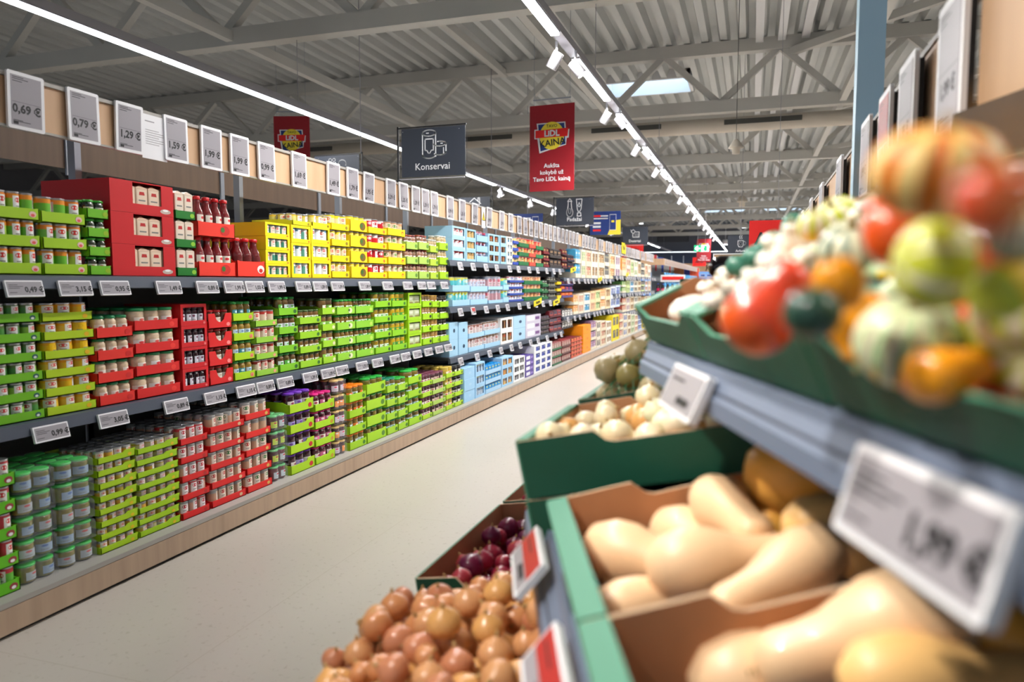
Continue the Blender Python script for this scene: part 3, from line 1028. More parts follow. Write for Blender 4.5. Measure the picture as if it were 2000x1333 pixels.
stack(T, GX, TZ, 466, 521, 466, 1, 'tray', ((238, 52, 34), (240, 236, 230), (200, 30, 30)), 'red tray of passata bottles', 'bottle', [((96, 4, 8), (200, 24, 30), (96, 8, 10), (96, 8, 10))], 'dark passata bottle', 3, toprows=2, fh=.40)
stack(T, GX, TZ, 523, 571, 436, 4, 'window', (YEL, (200, 120, 40)), 'yellow window box of tins', 'tin', [((60, 140, 120), (210, 220, 210), (238, 224, 210), (225, 120, 110)), ((90, 160, 130), (230, 236, 230), (240, 230, 220), (225, 120, 110))], 'teal and pink tin', 4, depth=.45)
stack(T, GX, TZ, 573, 611, 441, 3, 'window', (YEL, (210, 120, 30)), 'yellow window box', 'tin', [((90, 160, 140), (240, 240, 240), WHITE, (225, 110, 100)), ((235, 240, 245), (120, 170, 210), WHITE, (225, 110, 100))], 'white and teal tin', 3)
stack(T, GX, TZ, 612, 649, 443, 3, 'window', (YEL, (210, 120, 30)), 'yellow window box', 'tin', [((235, 240, 245), (120, 170, 210), WHITE, (225, 110, 100)), ((228, 232, 240), (240, 240, 240), WHITE, (225, 90, 80))], 'white and blue tin', 3)
stack(T, GX, TZ, 651, 686, 420, 4, 'tray', (YEL, (150, 130, 20)), 'yellow tray of beige tins', 'tin', [((236, 214, 160), (240, 220, 40), (240, 226, 196), (226, 120, 100))], 'beige tin', 3, toprows=3)
stack(T, GX, TZ, 688, 721, 423, 4, 'tray', (GYEL, (120, 90, 30)), 'plain yellow pineapple tray', 'tin', [((240, 214, 40), (246, 220, 40), (246, 226, 120), (226, 160, 60))], 'yellow-topped tin', 3, var='plain', fh=.74, toprows=2)
stack(T, GX, TZ, 723, 759, 429, 4, 'tray', (YEL, (210, 120, 20)), 'yellow tray of red tins', 'tin', [((196, 20, 34), (196, 20, 34), (246, 240, 240), (196, 20, 34)), ((206, 24, 34), (240, 236, 236), (196, 20, 34), (250, 240, 240))], 'red and white tin', 3, toprows=2)
stack(T, GX, TZ, 761, 795, 434, 4, 'tray', (YEL, (220, 90, 30), (250, 220, 40)), 'yellow tray of bean tins', 'tin', [((216, 190, 150), (200, 150, 110), (236, 216, 190), (90, 150, 60))], 'buff bean tin', 3, toprows=2, fh=.5)
for a, c, top, cc in ((797, 819, 459, PALEG), (821, 841, 460, PALEG), (843, 859, 468, LIME2), (861, 878, 461, LIME)):
    stack(T, GX, TZ, a, c, top, 3, 'tray', (cc, (90, 140, 50)), 'light green tray of bean jars', 'jar', [((150, 110, 90), (110, 30, 40), (238, 230, 220), (190, 60, 70)), ((120, 90, 70), (140, 60, 30), WHITE, (200, 60, 60))] if c < 850 else
          [((170, 150, 110), (190, 190, 180), (244, 244, 244), (200, 60, 60))], 'maroon-lidded bean jar' if c < 850 else 'white-labelled jar', 3, toprows=2, fh=.5)
# second tier of tins lying on the two yellow window stacks
zt2 = at_x(592, 441, GX)[1]
stack('top of yellow boxes', GX - .01, zt2, 574, 611, 418, 1, 'tray', ((206, 206, 20), (150, 130, 20)), 'olive yellow tray', 'tin', [((120, 190, 60), (110, 190, 50), (120, 190, 60), (230, 230, 140)), ((216, 208, 120), (220, 190, 60), WHITE, (226, 100, 80))], 'green tin', 3, toprows=3, fh=.38)
stack('top of yellow boxes', GX - .01, zt2, 613, 649, 420, 1, 'tray', ((226, 214, 10), (150, 130, 20)), 'olive yellow tray', 'tin', [((216, 208, 120), (220, 190, 60), WHITE, (226, 100, 80))], 'pale yellow tin', 3, toprows=3, fh=.38)
# --- middle shelf
stack(Mi_, GX, MZ, -95, -4, 585, 6, 'tray', (GREEN, (40, 90, 90), (220, 230, 220)), 'green tray of pea tins', 'tin', PEA, 'green pea tin', 3, toprows=3, fh=.46)
stack(Mi_, GX, MZ, -2, 92, 592, 6, 'tray', (GREEN, (40, 90, 90), (220, 230, 220)), 'green tray of pea tins', 'tin', PEA, 'green pea tin', 3, toprows=3, fh=.46)
stack(Mi_, GX, MZ, 94, 193, 591, 6, 'tray', ((176, 208, 16), (226, 180, 20)), 'lime tray of yellow fruit tins', 'tin', ORAN, 'orange-topped fruit tin', 3, toprows=3, fh=.46)
stack(Mi_, GX, MZ, 196, 268, 616, 4, 'tray', ((230, 44, 34), (210, 30, 30)), 'red tray of cream jars', 'jar', [((214, 190, 160), (30, 130, 80), (244, 238, 228), (214, 90, 80))], 'green-lidded cream jar', 3, toprows=4, fh=.46)
stack(Mi_, GX, MZ, 270, 357, 601, 4, 'tray', ((222, 30, 30), (240, 60, 50)), 'red tray of cream jars', 'jar', [((214, 190, 160), (30, 140, 80), (244, 238, 228), (214, 90, 80)), ((220, 200, 176), (30, 140, 80), WHITE, (220, 60, 60), (214, 50, 40))], 'green-lidded cream jar', 3, toprows=4, fh=.44)
stack(Mi_, GX, MZ, 360, 411, 594, 4, 'window', (DRED, (230, 120, 120)), 'crimson window box', 'jar', [((40, 6, 20), (60, 10, 30), (226, 228, 240), (120, 60, 90))], 'dark beetroot jar', 4, depth=.4, ih=None, var='')
stack(Mi_, GX, MZ, 413, 459, 605, 4, 'tray', ((220, 26, 30), (250, 140, 140)), 'red tray with a U cut-out', 'jar', [((84, 44, 22), (170, 20, 24), (236, 234, 220), (200, 190, 170))], 'brown bean jar', 3, var='u', fh=.4)
stack(Mi_, GX, MZ, 461, 502, 589, 4, 'tray', ((168, 212, 14), (224, 140, 110), (220, 110, 90)), 'lime tray of gherkin jars', 'jar', [((150, 120, 40), (40, 150, 60), (200, 224, 240), (120, 150, 190)), ((140, 110, 40), (40, 150, 60), (70, 150, 170), (220, 240, 250))], 'gherkin jar', 3, toprows=5, fh=.4)
stack(Mi_, GX, MZ, 504, 547, 606, 4, 'tray', ((146, 200, 60), (230, 160, 130)), 'pale green tray', 'tin', [((222, 200, 176), (190, 60, 50), (240, 226, 210), (214, 60, 60), (220, 60, 60))], 'pink and cream tin', 3, toprows=3, fh=.38)
stack(Mi_, GX, MZ, 549, 587, 580, 4, 'tray', ((124, 196, 30), (40, 100, 30)), 'green tray of pickle jars', 'jar', [((96, 70, 30), (30, 140, 50), (224, 236, 240), (100, 170, 90)), ((90, 74, 30), (30, 140, 50), (100, 190, 80), (230, 240, 230))], 'brown pickle jar', 3, toprows=5, fh=.40)
stack(Mi_, GX, MZ, 589, 632, 605, 4, 'tray', ((150, 206, 30), (50, 110, 30)), 'lime tray of mushroom jars', 'jar', [((110, 80, 34), (60, 90, 40), (240, 240, 224), (120, 170, 90))], 'brown mushroom jar', 4, toprows=3, fh=.48)
stack(Mi_, GX, MZ, 634, 660, 583, 4, 'tray', ((156, 210, 40), (220, 220, 170)), 'lime tray of mushroom jars', 'jar', [((120, 90, 44), (90, 110, 70), (236, 240, 230), (210, 110, 110)), ((120, 90, 44), (90, 110, 70), (150, 210, 90), (236, 240, 230))], 'mushroom jar', 2, toprows=3, fh=.42)
stack(Mi_, GX, MZ, 662, 698, 585, 4, 'tray', ((146, 208, 50), (230, 230, 190)), 'spring green tray', 'jar', [((120, 90, 30), (30, 150, 50), (226, 238, 220), (90, 160, 80))], 'olive jar', 4, toprows=5, fh=.5, var='plain')
stack(Mi_, GX, MZ, 699, 734, 584, 4, 'tray', ((140, 206, 50), (190, 220, 90)), 'spring green tray', 'jar', [((110, 80, 30), (30, 150, 50), (226, 238, 220), (90, 160, 80)), ((110, 80, 30), (30, 150, 50), (60, 170, 80), (240, 240, 230))], 'olive jar', 4, toprows=5, fh=.5)
stack(Mi_, GX, MZ, 736, 768, 571, 4, 'tray', ((138, 202, 20), (40, 80, 20)), 'lime tray of gherkin jars', 'jar', [((140, 116, 20), (50, 150, 40), (226, 238, 220), (90, 160, 80))], 'yellow-green gherkin jar', 3, toprows=5, fh=.42)
stack(Mi_, GX, MZ, 769, 798, 571, 4, 'tray', ((134, 200, 20), (40, 110, 20)), 'lime tray of gherkin jars', 'jar', [((180, 150, 20), (50, 150, 40), (80, 160, 70), (230, 200, 60))], 'green-labelled gherkin jar', 3, toprows=5, fh=.42)
stack(Mi_, GX, MZ, 800, 826, 572, 4, 'window', ((156, 208, 10), (200, 220, 100)), 'tall lime box of pouches', 'pouch', [((190, 200, 160), (150, 150, 90), (140, 130, 80), (214, 220, 200))], 'clear olive pouch', 2, depth=.45)
stack(Mi_, GX, MZ, 828, 846, 576, 4, 'tray', ((160, 214, 10), (20, 40, 10)), 'lime tray of chilli jars', 'jar', [((150, 120, 80), (200, 160, 60), (244, 240, 240), (200, 80, 90))], 'chilli jar', 3, toprows=3, fh=.5)
stack(Mi_, GX, MZ, 847, 861, 577, 4, 'tray', ((160, 214, 10), (110, 150, 20)), 'lime tray of onion jars', 'jar', [((160, 120, 60), (190, 150, 60), (244, 240, 230), (200, 130, 90))], 'onion jar', 2, toprows=3, fh=.5)
stack(Mi_, GX, MZ, 862, 879, 578, 4, 'tray', ((160, 214, 10), (150, 200, 60)), 'lime tray of black-lidded jars', 'jar', [((30, 24, 20), (20, 20, 20), (244, 240, 236), (60, 60, 60))], 'black-lidded jar', 2, toprows=3, fh=.5)
# --- base deck
stack(Ba, GB, BZ, -110, -46, 880, 5, 'tray', ((96, 186, 20), (150, 60, 60), (240, 240, 240)), 'green tray of bean tins', 'tin', [((100, 180, 60), (200, 60, 70), (244, 240, 236), (220, 60, 60))], 'red-topped bean tin', 3, toprows=4, fh=.46)
stack(Ba, GB, BZ, -44, 44, 902, 5, 'tray', ((96, 186, 20), (150, 60, 60), (240, 240, 240)), 'green tray of bean tins', 'tin', [((100, 180, 60), (200, 60, 70), (244, 240, 236), (220, 60, 60)), ((210, 60, 70), (200, 60, 70), (244, 240, 236), (220, 60, 60))], 'red-topped bean tin', 3, toprows=4, fh=.46)
KR = [((112, 100, 28), (50, 196, 76), (176, 184, 190), (200, 90, 90)), ((104, 100, 36), (50, 196, 76), (150, 172, 196), (90, 120, 180))]
stack(Ba, GB, BZ, 46, 124, 912, 5, 'film', ((255, 255, 255),), 'clear shrink wrap round pea jars', 'jar', KR, 'green-lidded pea jar', 2, depth=.36, rows=1, toprows=4, ih=None)
stack(Ba, GB, BZ, 126, 198, 893, 5, 'film', ((255, 255, 255),), 'clear shrink wrap round pea jars', 'jar', KR, 'green-lidded pea jar', 2, depth=.36, rows=1, toprows=4)
FR = [((214, 180, 80), (170, 170, 160), (240, 228, 214), (230, 120, 110)), ((226, 170, 70), (150, 150, 150), (244, 240, 230), (230, 120, 110)), ((190, 180, 140), (180, 150, 60), (240, 220, 220), (225, 150, 150))]
stack(Ba, GB, BZ, 201, 275, 874, 8, 'tray', ((166, 206, 10), (220, 190, 10)), 'lime tray of fruit tins', 'tin', FR, 'silver-topped fruit tin', 4, var='notch', toprows=5, fh=.52, jit=.012)
stack(Ba, GB, BZ, 277, 357, 856, 8, 'tray', ((160, 204, 14), (220, 190, 10)), 'lime tray of fruit tins', 'tin', FR, 'silver-topped fruit tin', 4, var='notch', toprows=5, fh=.52, jit=.012)
TJ = [((196, 150, 130), (216, 50, 60), (246, 240, 240), (200, 40, 60)), ((214, 170, 150), (170, 172, 176), (246, 240, 240), (200, 40, 60), (214, 40, 40))]
stack(Ba, GB, BZ, 360, 414, 829, 5, 'tray', ((214, 24, 26), (180, 30, 30)), 'red tray of sausage tins', 'tin', TJ, 'white-labelled red tin', 3, toprows=6, fh=.36)
SJ = [((206, 170, 140), (150, 150, 150), (236, 222, 206), (190, 60, 60)), ((196, 156, 130), (160, 160, 160), (236, 222, 206), (60, 120, 60))]
stack(Ba, GB, BZ, 417, 484, 804, 5, 'tray', ((216, 24, 26), (220, 180, 140)), 'red tray of buff tins', 'tin', SJ, 'buff soup tin', 4, toprows=6, fh=.36)
stack(Ba, GB, BZ, 486, 535, 782, 5, 'tray', ((222, 30, 26), (220, 180, 90)), 'red tray of buff tins', 'tin', SJ, 'buff soup tin', 3, toprows=6, fh=.36)
stack(Ba, GB, BZ, 538, 568, 806, 4, 'film', ((255, 255, 255),), 'clear shrink wrap round beetroot jars', 'jar', [((60, 20, 26), (90, 190, 110), (190, 216, 70), (190, 50, 60)), ((90, 20, 30), (90, 190, 110), (200, 210, 220), (190, 30, 60))], 'green-lidded beetroot jar', 2, depth=.3, toprows=3)
stack(Ba, GB, BZ, 571, 618, 764, 4, 'tray', ((170, 214, 20), (190, 30, 40)), 'lime tray of purple-lidded jars', 'jar', [((50, 8, 26), (110, 50, 180), (236, 226, 226), (150, 60, 90)), ((50, 8, 26), (110, 50, 180), (170, 160, 220), (110, 60, 160))], 'purple-lidded beetroot jar', 3, var='notch', toprows=5, fh=.45)
stack(Ba, GB, BZ, 620, 658, 766, 4, 'tray', ((166, 216, 20), (190, 150, 40)), 'lime tray of pink-lidded jars', 'jar', [((70, 8, 30), (226, 40, 130), (240, 226, 220), (170, 50, 80)), ((70, 8, 30), (226, 40, 130), (220, 110, 160), (250, 230, 240))], 'pink-lidded beetroot jar', 3, var='notch', toprows=5, fh=.42)
stack(Ba, GB, BZ, 660, 683, 738, 5, 'film', ((255, 255, 255),), 'clear shrink wrap round cabbage jars', 'jar', [((70, 20, 34), (210, 170, 90), (224, 210, 226), (220, 60, 100)), ((60, 24, 34), (210, 170, 90), (244, 150, 60), (240, 240, 240))], 'gold-lidded cabbage jar', 2, depth=.3, toprows=3)
GH = [((110, 92, 30), (40, 170, 60), (224, 236, 240), (100, 160, 90)), ((100, 96, 30), (40, 170, 60), (236, 240, 226), (90, 150, 80))]
stack(Ba, GB, BZ, 686, 719, 752, 4, 'tray', ((158, 208, 24), (60, 120, 20)), 'lime tray of orange-lidded jars', 'jar', [((110, 92, 30), (244, 130, 20), (224, 236, 240), (100, 160, 90)), ((120, 90, 30), (244, 130, 20), (240, 120, 40), (240, 240, 240))], 'orange-lidded jar', 3, toprows=3, fh=.48)
stack(Ba, GB, BZ, 720, 757, 736, 4, 'tray', ((164, 214, 30), (80, 130, 40)), 'tall lime tray of gherkin jars', 'jar', GH, 'green-lidded gherkin jar', 3, toprows=5, fh=.62)
stack(Ba, GB, BZ, 759, 780, 739, 4, 'tray', ((160, 208, 40), (60, 120, 20)), 'lime tray of gherkin jars', 'jar', [((100, 84, 40), (30, 130, 100), (190, 220, 226), (100, 160, 90))], 'teal-lidded gherkin jar', 2, toprows=4, fh=.5)
stack(Ba, GB, BZ, 781, 800, 737, 4, 'tray', ((160, 208, 40), (60, 120, 20)), 'lime tray of gherkin jars', 'jar', GH, 'green-lidded gherkin jar', 2, toprows=4, fh=.5)
stack(Ba, GB, BZ, 801, 827, 722, 4, 'tray', ((156, 208, 20), (60, 120, 20)), 'lime tray of large jars', 'jar', [((116, 96, 40), (50, 180, 70), (200, 224, 236), (100, 160, 90))], 'large green-lidded jar', 2, toprows=4, fh=.52)
stack(Ba, GB, BZ, 828, 847, 732, 4, 'tray', ((170, 214, 30), (60, 120, 20)), 'lime tray of plum-lidded jars', 'jar', [((80, 40, 50), (110, 60, 80), (240, 228, 230), (190, 90, 110))], 'plum-lidded jar', 3, toprows=4, fh=.42)
stack(Ba, GB, BZ, 848, 873, 727, 4, 'tray', (PALEG, (90, 150, 60)), 'pale green tray of plum-lidded jars', 'jar', [((64, 34, 40), (120, 60, 80), (228, 204, 190), (160, 90, 90))], 'plum-lidded jar', 3, toprows=4, fh=.4)
stack(Ba, GB, BZ, 874, 890, 717, 4, 'tray', ((170, 214, 30), (60, 80, 20)), 'lime tray of sweetcorn jars', 'jar', [((190, 160, 60), (206, 180, 80), (244, 236, 214), (230, 90, 60))], 'gold-lidded sweetcorn jar', 2, toprows=4, fh=.42)
stack(Ba, GB, BZ, 891, 907, 713, 4, 'tray', ((170, 214, 30), (40, 60, 20)), 'lime tray of black olive jars', 'jar', [((24, 22, 24), (24, 24, 24), (240, 236, 230), (60, 60, 60))], 'black olive jar', 2, toprows=4, fh=.42)

# --- second section (light blue cartons, coffee tins, pouches)
S2a, S2b, S2c, S2d = "blue section's top shelf", "blue section's upper mid shelf", "blue section's lower mid shelf", "blue section's base deck"
za, zb, zc = 1.692, 1.197, .662
LB = (160, 204, 232)
SARD = [((226, 230, 236), (210, 60, 60), (240, 236, 236), (206, 50, 60))]
GOLD = [((200, 170, 110), (190, 150, 80), (220, 190, 130), (150, 90, 40))]
DARK = [((60, 40, 36), (120, 90, 50), (150, 110, 70), (200, 60, 40))]
BLU = [((60, 150, 200), (230, 230, 90), (230, 236, 240), (40, 110, 190))]
TEAL = [((80, 180, 190), (220, 220, 90), (120, 200, 210), (240, 240, 200))]
PALE = [((176, 190, 216), (210, 180, 190), (196, 204, 220), (150, 100, 120))]
PINK = [((170, 130, 140), (150, 160, 180), (206, 180, 190), (190, 60, 80))]
S2 = [
    (S2a, za, 886, 912, 443, 3, 'window', (LB, (240, 240, 240)), 'light blue window box', 'tin', SARD, 'white and red fish tin', 3, {}),
    (S2a, za, 913, 932, 448, 3, 'window', (LB,), 'light blue window box', 'tin', GOLD, 'golden fish tin', 3, {}),
    (S2a, za, 933, 955, 453, 3, 'tray', (LB,), 'light blue tall tray', 'tin', [((70, 60, 100), (190, 60, 90), (200, 210, 226), (60, 60, 110))], 'dark purple tin', 3, {'fh': .6}),
    (S2a, za, 956, 978, 458, 3, 'window', (LB,), 'light blue twin-window box', 'tin', DARK, 'dark brown tin', 4, {'nwin': 2}),
    (S2a, za, 980, 991, 461, 3, 'window', (LB,), 'light blue window box', 'tin', DARK, 'dark brown tin', 2, {}),
    (S2a, za, 992, 1003, 463, 4, 'window', ((236, 236, 230),), 'white window box', 'tin', BLU, 'blue tin', 2, {'nwin': 2}),
    (S2a, za, 1004, 1015, 463, 4, 'tray', ((40, 70, 170),), 'royal blue tray', 'tin', [((220, 190, 110), (40, 70, 170), (240, 220, 150), (206, 60, 60))], 'yellow tin', 2, {}),
    (S2a, za, 1016, 1035, 465, 3, 'tray', ((30, 110, 60),), 'bottle green tray', 'tin', [((226, 150, 90), (206, 60, 60), (230, 190, 140), (60, 110, 60))], 'orange tin', 3, {}),
    (S2a, za, 1036, 1048, 468, 3, 'tray', ((226, 80, 60),), 'coral tray', 'tin', [((230, 150, 90), (226, 60, 60), (230, 190, 140), (60, 110, 60))], 'orange tin', 2, {}),
    (S2a, za, 1049, 1063, 472, 3, 'tray', ((30, 120, 70),), 'bottle green tray', 'tin', [((226, 110, 90), (206, 60, 60), (230, 170, 140), (60, 110, 60))], 'coral tin', 2, {}),
    (S2a, za, 1064, 1075, 484, 3, 'tray', ((120, 24, 34),), 'maroon tray of pouches', 'pouch', [((90, 30, 40), (60, 20, 20), (150, 60, 60), (200, 170, 110))], 'maroon pouch', 2, {'fh': .3}),
    (S2a, za, 1076, 1099, 486, 2, 'tray', ((50, 44, 44),), 'black tray of coffee pouches', 'pouch', [((52, 46, 46), (40, 30, 30), (110, 90, 80), (150, 120, 90))], 'black coffee pouch', 3, {'fh': .3}),
    (S2a, za, 1100, 1110, 487, 3, 'tray', ((70, 30, 34),), 'maroon tray of pouches', 'pouch', [((110, 34, 40), (60, 20, 20), (170, 60, 60), (200, 170, 110))], 'red-brown pouch', 2, {'fh': .3}),
    (S2a, za, 1111, 1124, 497, 2, 'tray', ((40, 36, 60),), 'navy tray of pouches', 'pouch', [((60, 50, 60), (230, 110, 40), (230, 110, 40), (40, 40, 50))], 'navy and orange pouch', 2, {'fh': .3}),
    (S2b, zb, 886, 920, 541, 2, 'tray', (LB,), 'light blue tray of teal cans', 'tin', TEAL, 'teal and yellow can', 5, {'toprows': 2}),
    (S2b, zb, 921, 954, 545, 2, 'tray', (LB,), 'light blue tray of pale cans', 'tin', PALE, 'pale blue can', 5, {'toprows': 2}),
    (S2b, zb, 956, 984, 540, 2, 'tray', (LB,), 'light blue tray of pink cans', 'tin', PINK, 'pink grey can', 4, {'toprows': 2, 'fh': .25}),
    (S2b, zb, 985, 996, 543, 2, 'tray', (LB,), 'light blue tray of pale cans', 'tin', TEAL, 'pale teal can', 2, {'toprows': 2}),
    (S2b, zb, 997, 1025, 540, 4, 'tray', ((40, 70, 160),), 'royal blue milk can tray', 'tin', [((226, 226, 240), (206, 60, 70), (236, 236, 244), (40, 70, 170))], 'blue and white can', 5, {'fh': .36}),
    (S2b, zb, 1026, 1061, 540, 3, 'tray', ((24, 110, 60),), 'bottle green tray', 'tin', [((230, 170, 120), (190, 120, 80), (236, 200, 160), (206, 70, 50))], 'peach can', 5, {'fh': .45}),
    (S2b, zb, 1062, 1073, 548, 3, 'tray', ((30, 100, 60),), 'dark green tray', 'jar', [((40, 44, 30), (50, 70, 50), (90, 150, 90), (220, 220, 200))], 'dark green jar', 2, {}),
    (S2b, zb, 1074, 1089, 541, 4, 'tray', ((60, 62, 56),), 'charcoal tray of coffee jars', 'jar', [((50, 40, 34), (60, 60, 60), (150, 150, 140), (200, 190, 150))], 'instant coffee jar', 3, {}),
    (S2b, zb, 1090, 1098, 543, 3, 'tray', ((226, 196, 30),), 'yellow and black tray', 'pouch', [((40, 36, 30), (230, 200, 40), (230, 200, 40), (60, 50, 40))], 'black and yellow pouch', 1, {}),
    (S2b, zb, 1099, 1121, 546, 3, 'tray', ((80, 70, 130),), 'violet tray of pouches', 'pouch', [((200, 90, 50), (60, 50, 120), (60, 60, 130), (236, 140, 50)), ((70, 60, 130), (60, 50, 120), (236, 130, 70), (206, 60, 60))], 'orange and violet pouch', 3, {'fh': .3}),
    (S2c, zc, 880, 897, 630, 2, 'closed', (LB, (20, 60, 90)), 'closed light blue carton', None, None, None, 0, {}),
    (S2c, zc, 898, 916, 630, 2, 'closed', (LB, (20, 60, 90)), 'closed light blue carton', None, None, None, 0, {}),
    (S2c, zc, 918, 948, 633, 2, 'tray', (LB,), 'light blue tray of mixed cans', 'tin', [((196, 180, 180), (150, 100, 90), (220, 210, 210), (150, 80, 80))], 'rosy grey can', 5, {'toprows': 4, 'fh': .35}),
    (S2c, zc, 949, 979, 627, 2, 'tray', (LB,), 'light blue tray of mixed cans', 'tin', [((190, 180, 186), (140, 110, 90), (214, 206, 210), (170, 90, 80))], 'rosy grey can', 5, {'toprows': 4, 'fh': .35}),
    (S2c, zc, 980, 1004, 621, 2, 'window', ((240, 240, 240),), 'white twin-window box', 'tin', DARK, 'dark brown tin', 4, {'nwin': 2, 'depth': .45}),
    (S2c, zc, 1005, 1028, 617, 2, 'closed', ((170, 210, 236), (20, 60, 100)), 'closed light blue carton', None, None, None, 0, {'depth': .45}),
    (S2c, zc, 1029, 1058, 615, 3, 'closed', ((200, 196, 214), (250, 250, 250), (110, 70, 130)), 'lilac printed carton', None, None, None, 0, {'var': 'print'}),
    (S2c, zc, 1059, 1075, 617, 4, 'tray', ((48, 44, 50),), 'black tray of pouches', 'pouch', [((50, 44, 50), (230, 190, 40), (230, 190, 40), (90, 60, 100))], 'black and yellow pouch', 3, {'fh': .4}),
    (S2c, zc, 1076, 1099, 606, 3, 'tray', ((90, 30, 44),), 'wine red tray of pouches', 'pouch', [((150, 50, 60), (90, 40, 60), (206, 80, 60), (60, 60, 90)), ((80, 50, 70), (200, 80, 60), (220, 90, 60), (60, 60, 90))], 'wine red pouch', 3, {'fh': .3}),
    (S2c, zc, 1100, 1121, 603, 2, 'tray', ((44, 42, 44),), 'black tray of white sachets', 'carton', [((44, 42, 44), (90, 90, 90), (226, 224, 220), (40, 40, 40))], 'black and white carton', 4, {'fh': .12}),
    (S2d, BZ, 909, 930, 718, 3, 'closed', ((156, 202, 236), (170, 210, 240)), 'closed light blue carton', None, None, None, 0, {'depth': .45}),
    (S2d, BZ, 931, 949, 708, 3, 'window', ((156, 202, 236),), 'light blue window carton', 'tin', [((90, 110, 140), (200, 200, 160), (180, 200, 220), (60, 90, 140))], 'slate blue tin', 3, {}),
    (S2d, BZ, 951, 981, 711, 3, 'tray', ((166, 206, 236),), 'light blue tray of cyan cartons', 'carton', [((20, 130, 200), (226, 200, 60), (40, 150, 210), (230, 210, 60))], 'cyan and yellow carton', 5, {'toprows': 4, 'fh': .45}),
    (S2d, BZ, 982, 1004, 697, 3, 'window', ((160, 204, 236),), 'light blue twin-window carton', 'tin', [((226, 160, 90), (60, 130, 190), (236, 190, 120), (40, 110, 180))], 'orange and blue tin', 4, {'nwin': 2}),
    (S2d, BZ, 1005, 1027, 698, 3, 'window', ((240, 242, 242),), 'white twin-window carton', 'tin', [((110, 110, 116), (90, 90, 90), (170, 170, 176), (60, 60, 70))], 'grey tin', 4, {'nwin': 2}),
    (S2d, BZ, 1028, 1044, 694, 4, 'closed', ((84, 64, 150), (240, 240, 250), (150, 130, 200)), 'purple printed carton', None, None, None, 0, {'var': 'print'}),
    (S2d, BZ, 1045, 1080, 672, 4, 'window', ((236, 238, 240),), 'white three-window carton', 'carton', [((70, 90, 180), (40, 50, 150), (60, 80, 180), (200, 210, 240))], 'blue carton', 6, {'nwin': 3, 'depth': .45}),
    (S2d, BZ, 1081, 1099, 669, 3, 'tray', ((30, 100, 60),), 'dark green tray', 'carton', [((150, 90, 90), (60, 60, 60), (190, 170, 160), (170, 40, 50))], 'red and grey carton', 4, {'toprows': 2, 'fh': .25}),
    (S2d, BZ, 1100, 1117, 664, 3, 'tray', ((90, 40, 44),), 'maroon tray', 'carton', [((150, 60, 60), (60, 60, 60), (190, 160, 150), (170, 30, 40))], 'maroon carton', 4, {'toprows': 2, 'fh': .25}),
]
for (bay, z, a, c, top, ly, ct, cc, cdsc, it, ic, idsc, n_, kw) in S2:
    k2 = dict(depth=.32, toprows=1)
    k2.update(kw)
    stack(bay, GX if z > .3 else GB, z, a, c, top, ly, ct, cc, cdsc, it, ic, idsc, max(1, n_), **k2)
# --- third and fourth sections: cream shelf-ready cartons with windows
CRM = (232, 222, 200)
CC = [CRM, (238, 232, 220), (228, 214, 186), (236, 224, 206)]
IC = [[((60, 150, 190), (40, 110, 170), (90, 170, 210), (240, 240, 240))], [((190, 90, 70), (150, 60, 50), (226, 190, 160), (200, 60, 60))], [((150, 110, 70), (110, 80, 50), (200, 170, 130), (120, 70, 40))],
      [((110, 170, 90), (70, 140, 70), (200, 216, 160), (70, 120, 60))], [((120, 90, 120), (90, 60, 100), (190, 160, 190), (150, 60, 100))], [((60, 60, 64), (40, 40, 44), (120, 120, 120), (200, 190, 150))],
      [((236, 160, 80), (226, 120, 50), (244, 200, 150), (206, 80, 40))], [((70, 90, 170), (50, 60, 140), (130, 150, 210), (240, 240, 250))]]
ICN = ['blue carton', 'brick red carton', 'brown carton', 'green carton', 'mauve carton', 'black carton', 'orange carton', 'navy carton']


def fill(bay, X, z, pxs, tops, layers, pick, contcol=None, depth=.33):
    for i, (a, c) in enumerate(zip(pxs, pxs[1:])):
        q = pick[i % len(pick)]
        col = contcol[i % len(contcol)] if contcol else CC[(i * 3) % 4]
        top = tops[0] + (tops[1] - tops[0]) * i / max(1, len(pxs) - 2)
        stack(bay, X, z, a, c - 1, top, layers if isinstance(layers, int) else layers[i % len(layers)], 'window' if (i * 7) % 5 else 'tray', (col,), 'cream window carton', 'carton', IC[q], ICN[q], 2 + i % 2, nwin=1 + i % 2, depth=depth, fh=.3)


S3a, S3b, S3c = "cream section's top shelf", "cream section's lower shelf", "cream section's base deck"
fill(S3a, GX, 1.542, [1126, 1137, 1146, 1157, 1170, 1183, 1192, 1203, 1213], (486, 499), 2, [0, 3, 1, 2, 2, 5, 6, 4])
fill(S3b, GX, .882, [1122, 1132, 1142, 1155, 1164, 1175, 1184, 1194, 1204, 1213], (577, 558), 2, [6, 1, 0, 1, 3, 6, 2, 7, 7], [CRM, (240, 226, 206), (238, 232, 220), (244, 214, 170), (246, 220, 170), (240, 230, 214), (246, 222, 180), (226, 232, 240), (206, 222, 240)])
stack(S3c, GB, BZ, 1118, 1139, 659, 5, 'tray', ((226, 110, 90), (200, 40, 40)), 'coral tray', 'carton', [((120, 40, 50), (226, 190, 50), (226, 90, 60), (240, 210, 60))], 'red and yellow carton', 4, depth=.33, toprows=2, fh=.3)
stack(S3c, GB, BZ, 1140, 1155, 635, 3, 'closed', ((250, 152, 10), (240, 130, 0)), 'closed orange carton', depth=.45)
fill(S3c, GB, BZ, [1156, 1167, 1175, 1186, 1196], (627, 628), 3, [4, 5, 1, 2])
stack(S3c, GB, BZ, 1197, 1210, 616, 2, 'window', ((238, 214, 30),), 'yellow twin-window carton', 'carton', IC[5], 'black carton', 4, nwin=2, depth=.44)
S4a, S4b, S4c, S4d = "farthest section's top shelf", "farthest section's upper middle shelf", "farthest section's lower middle shelf", "farthest section's base deck"
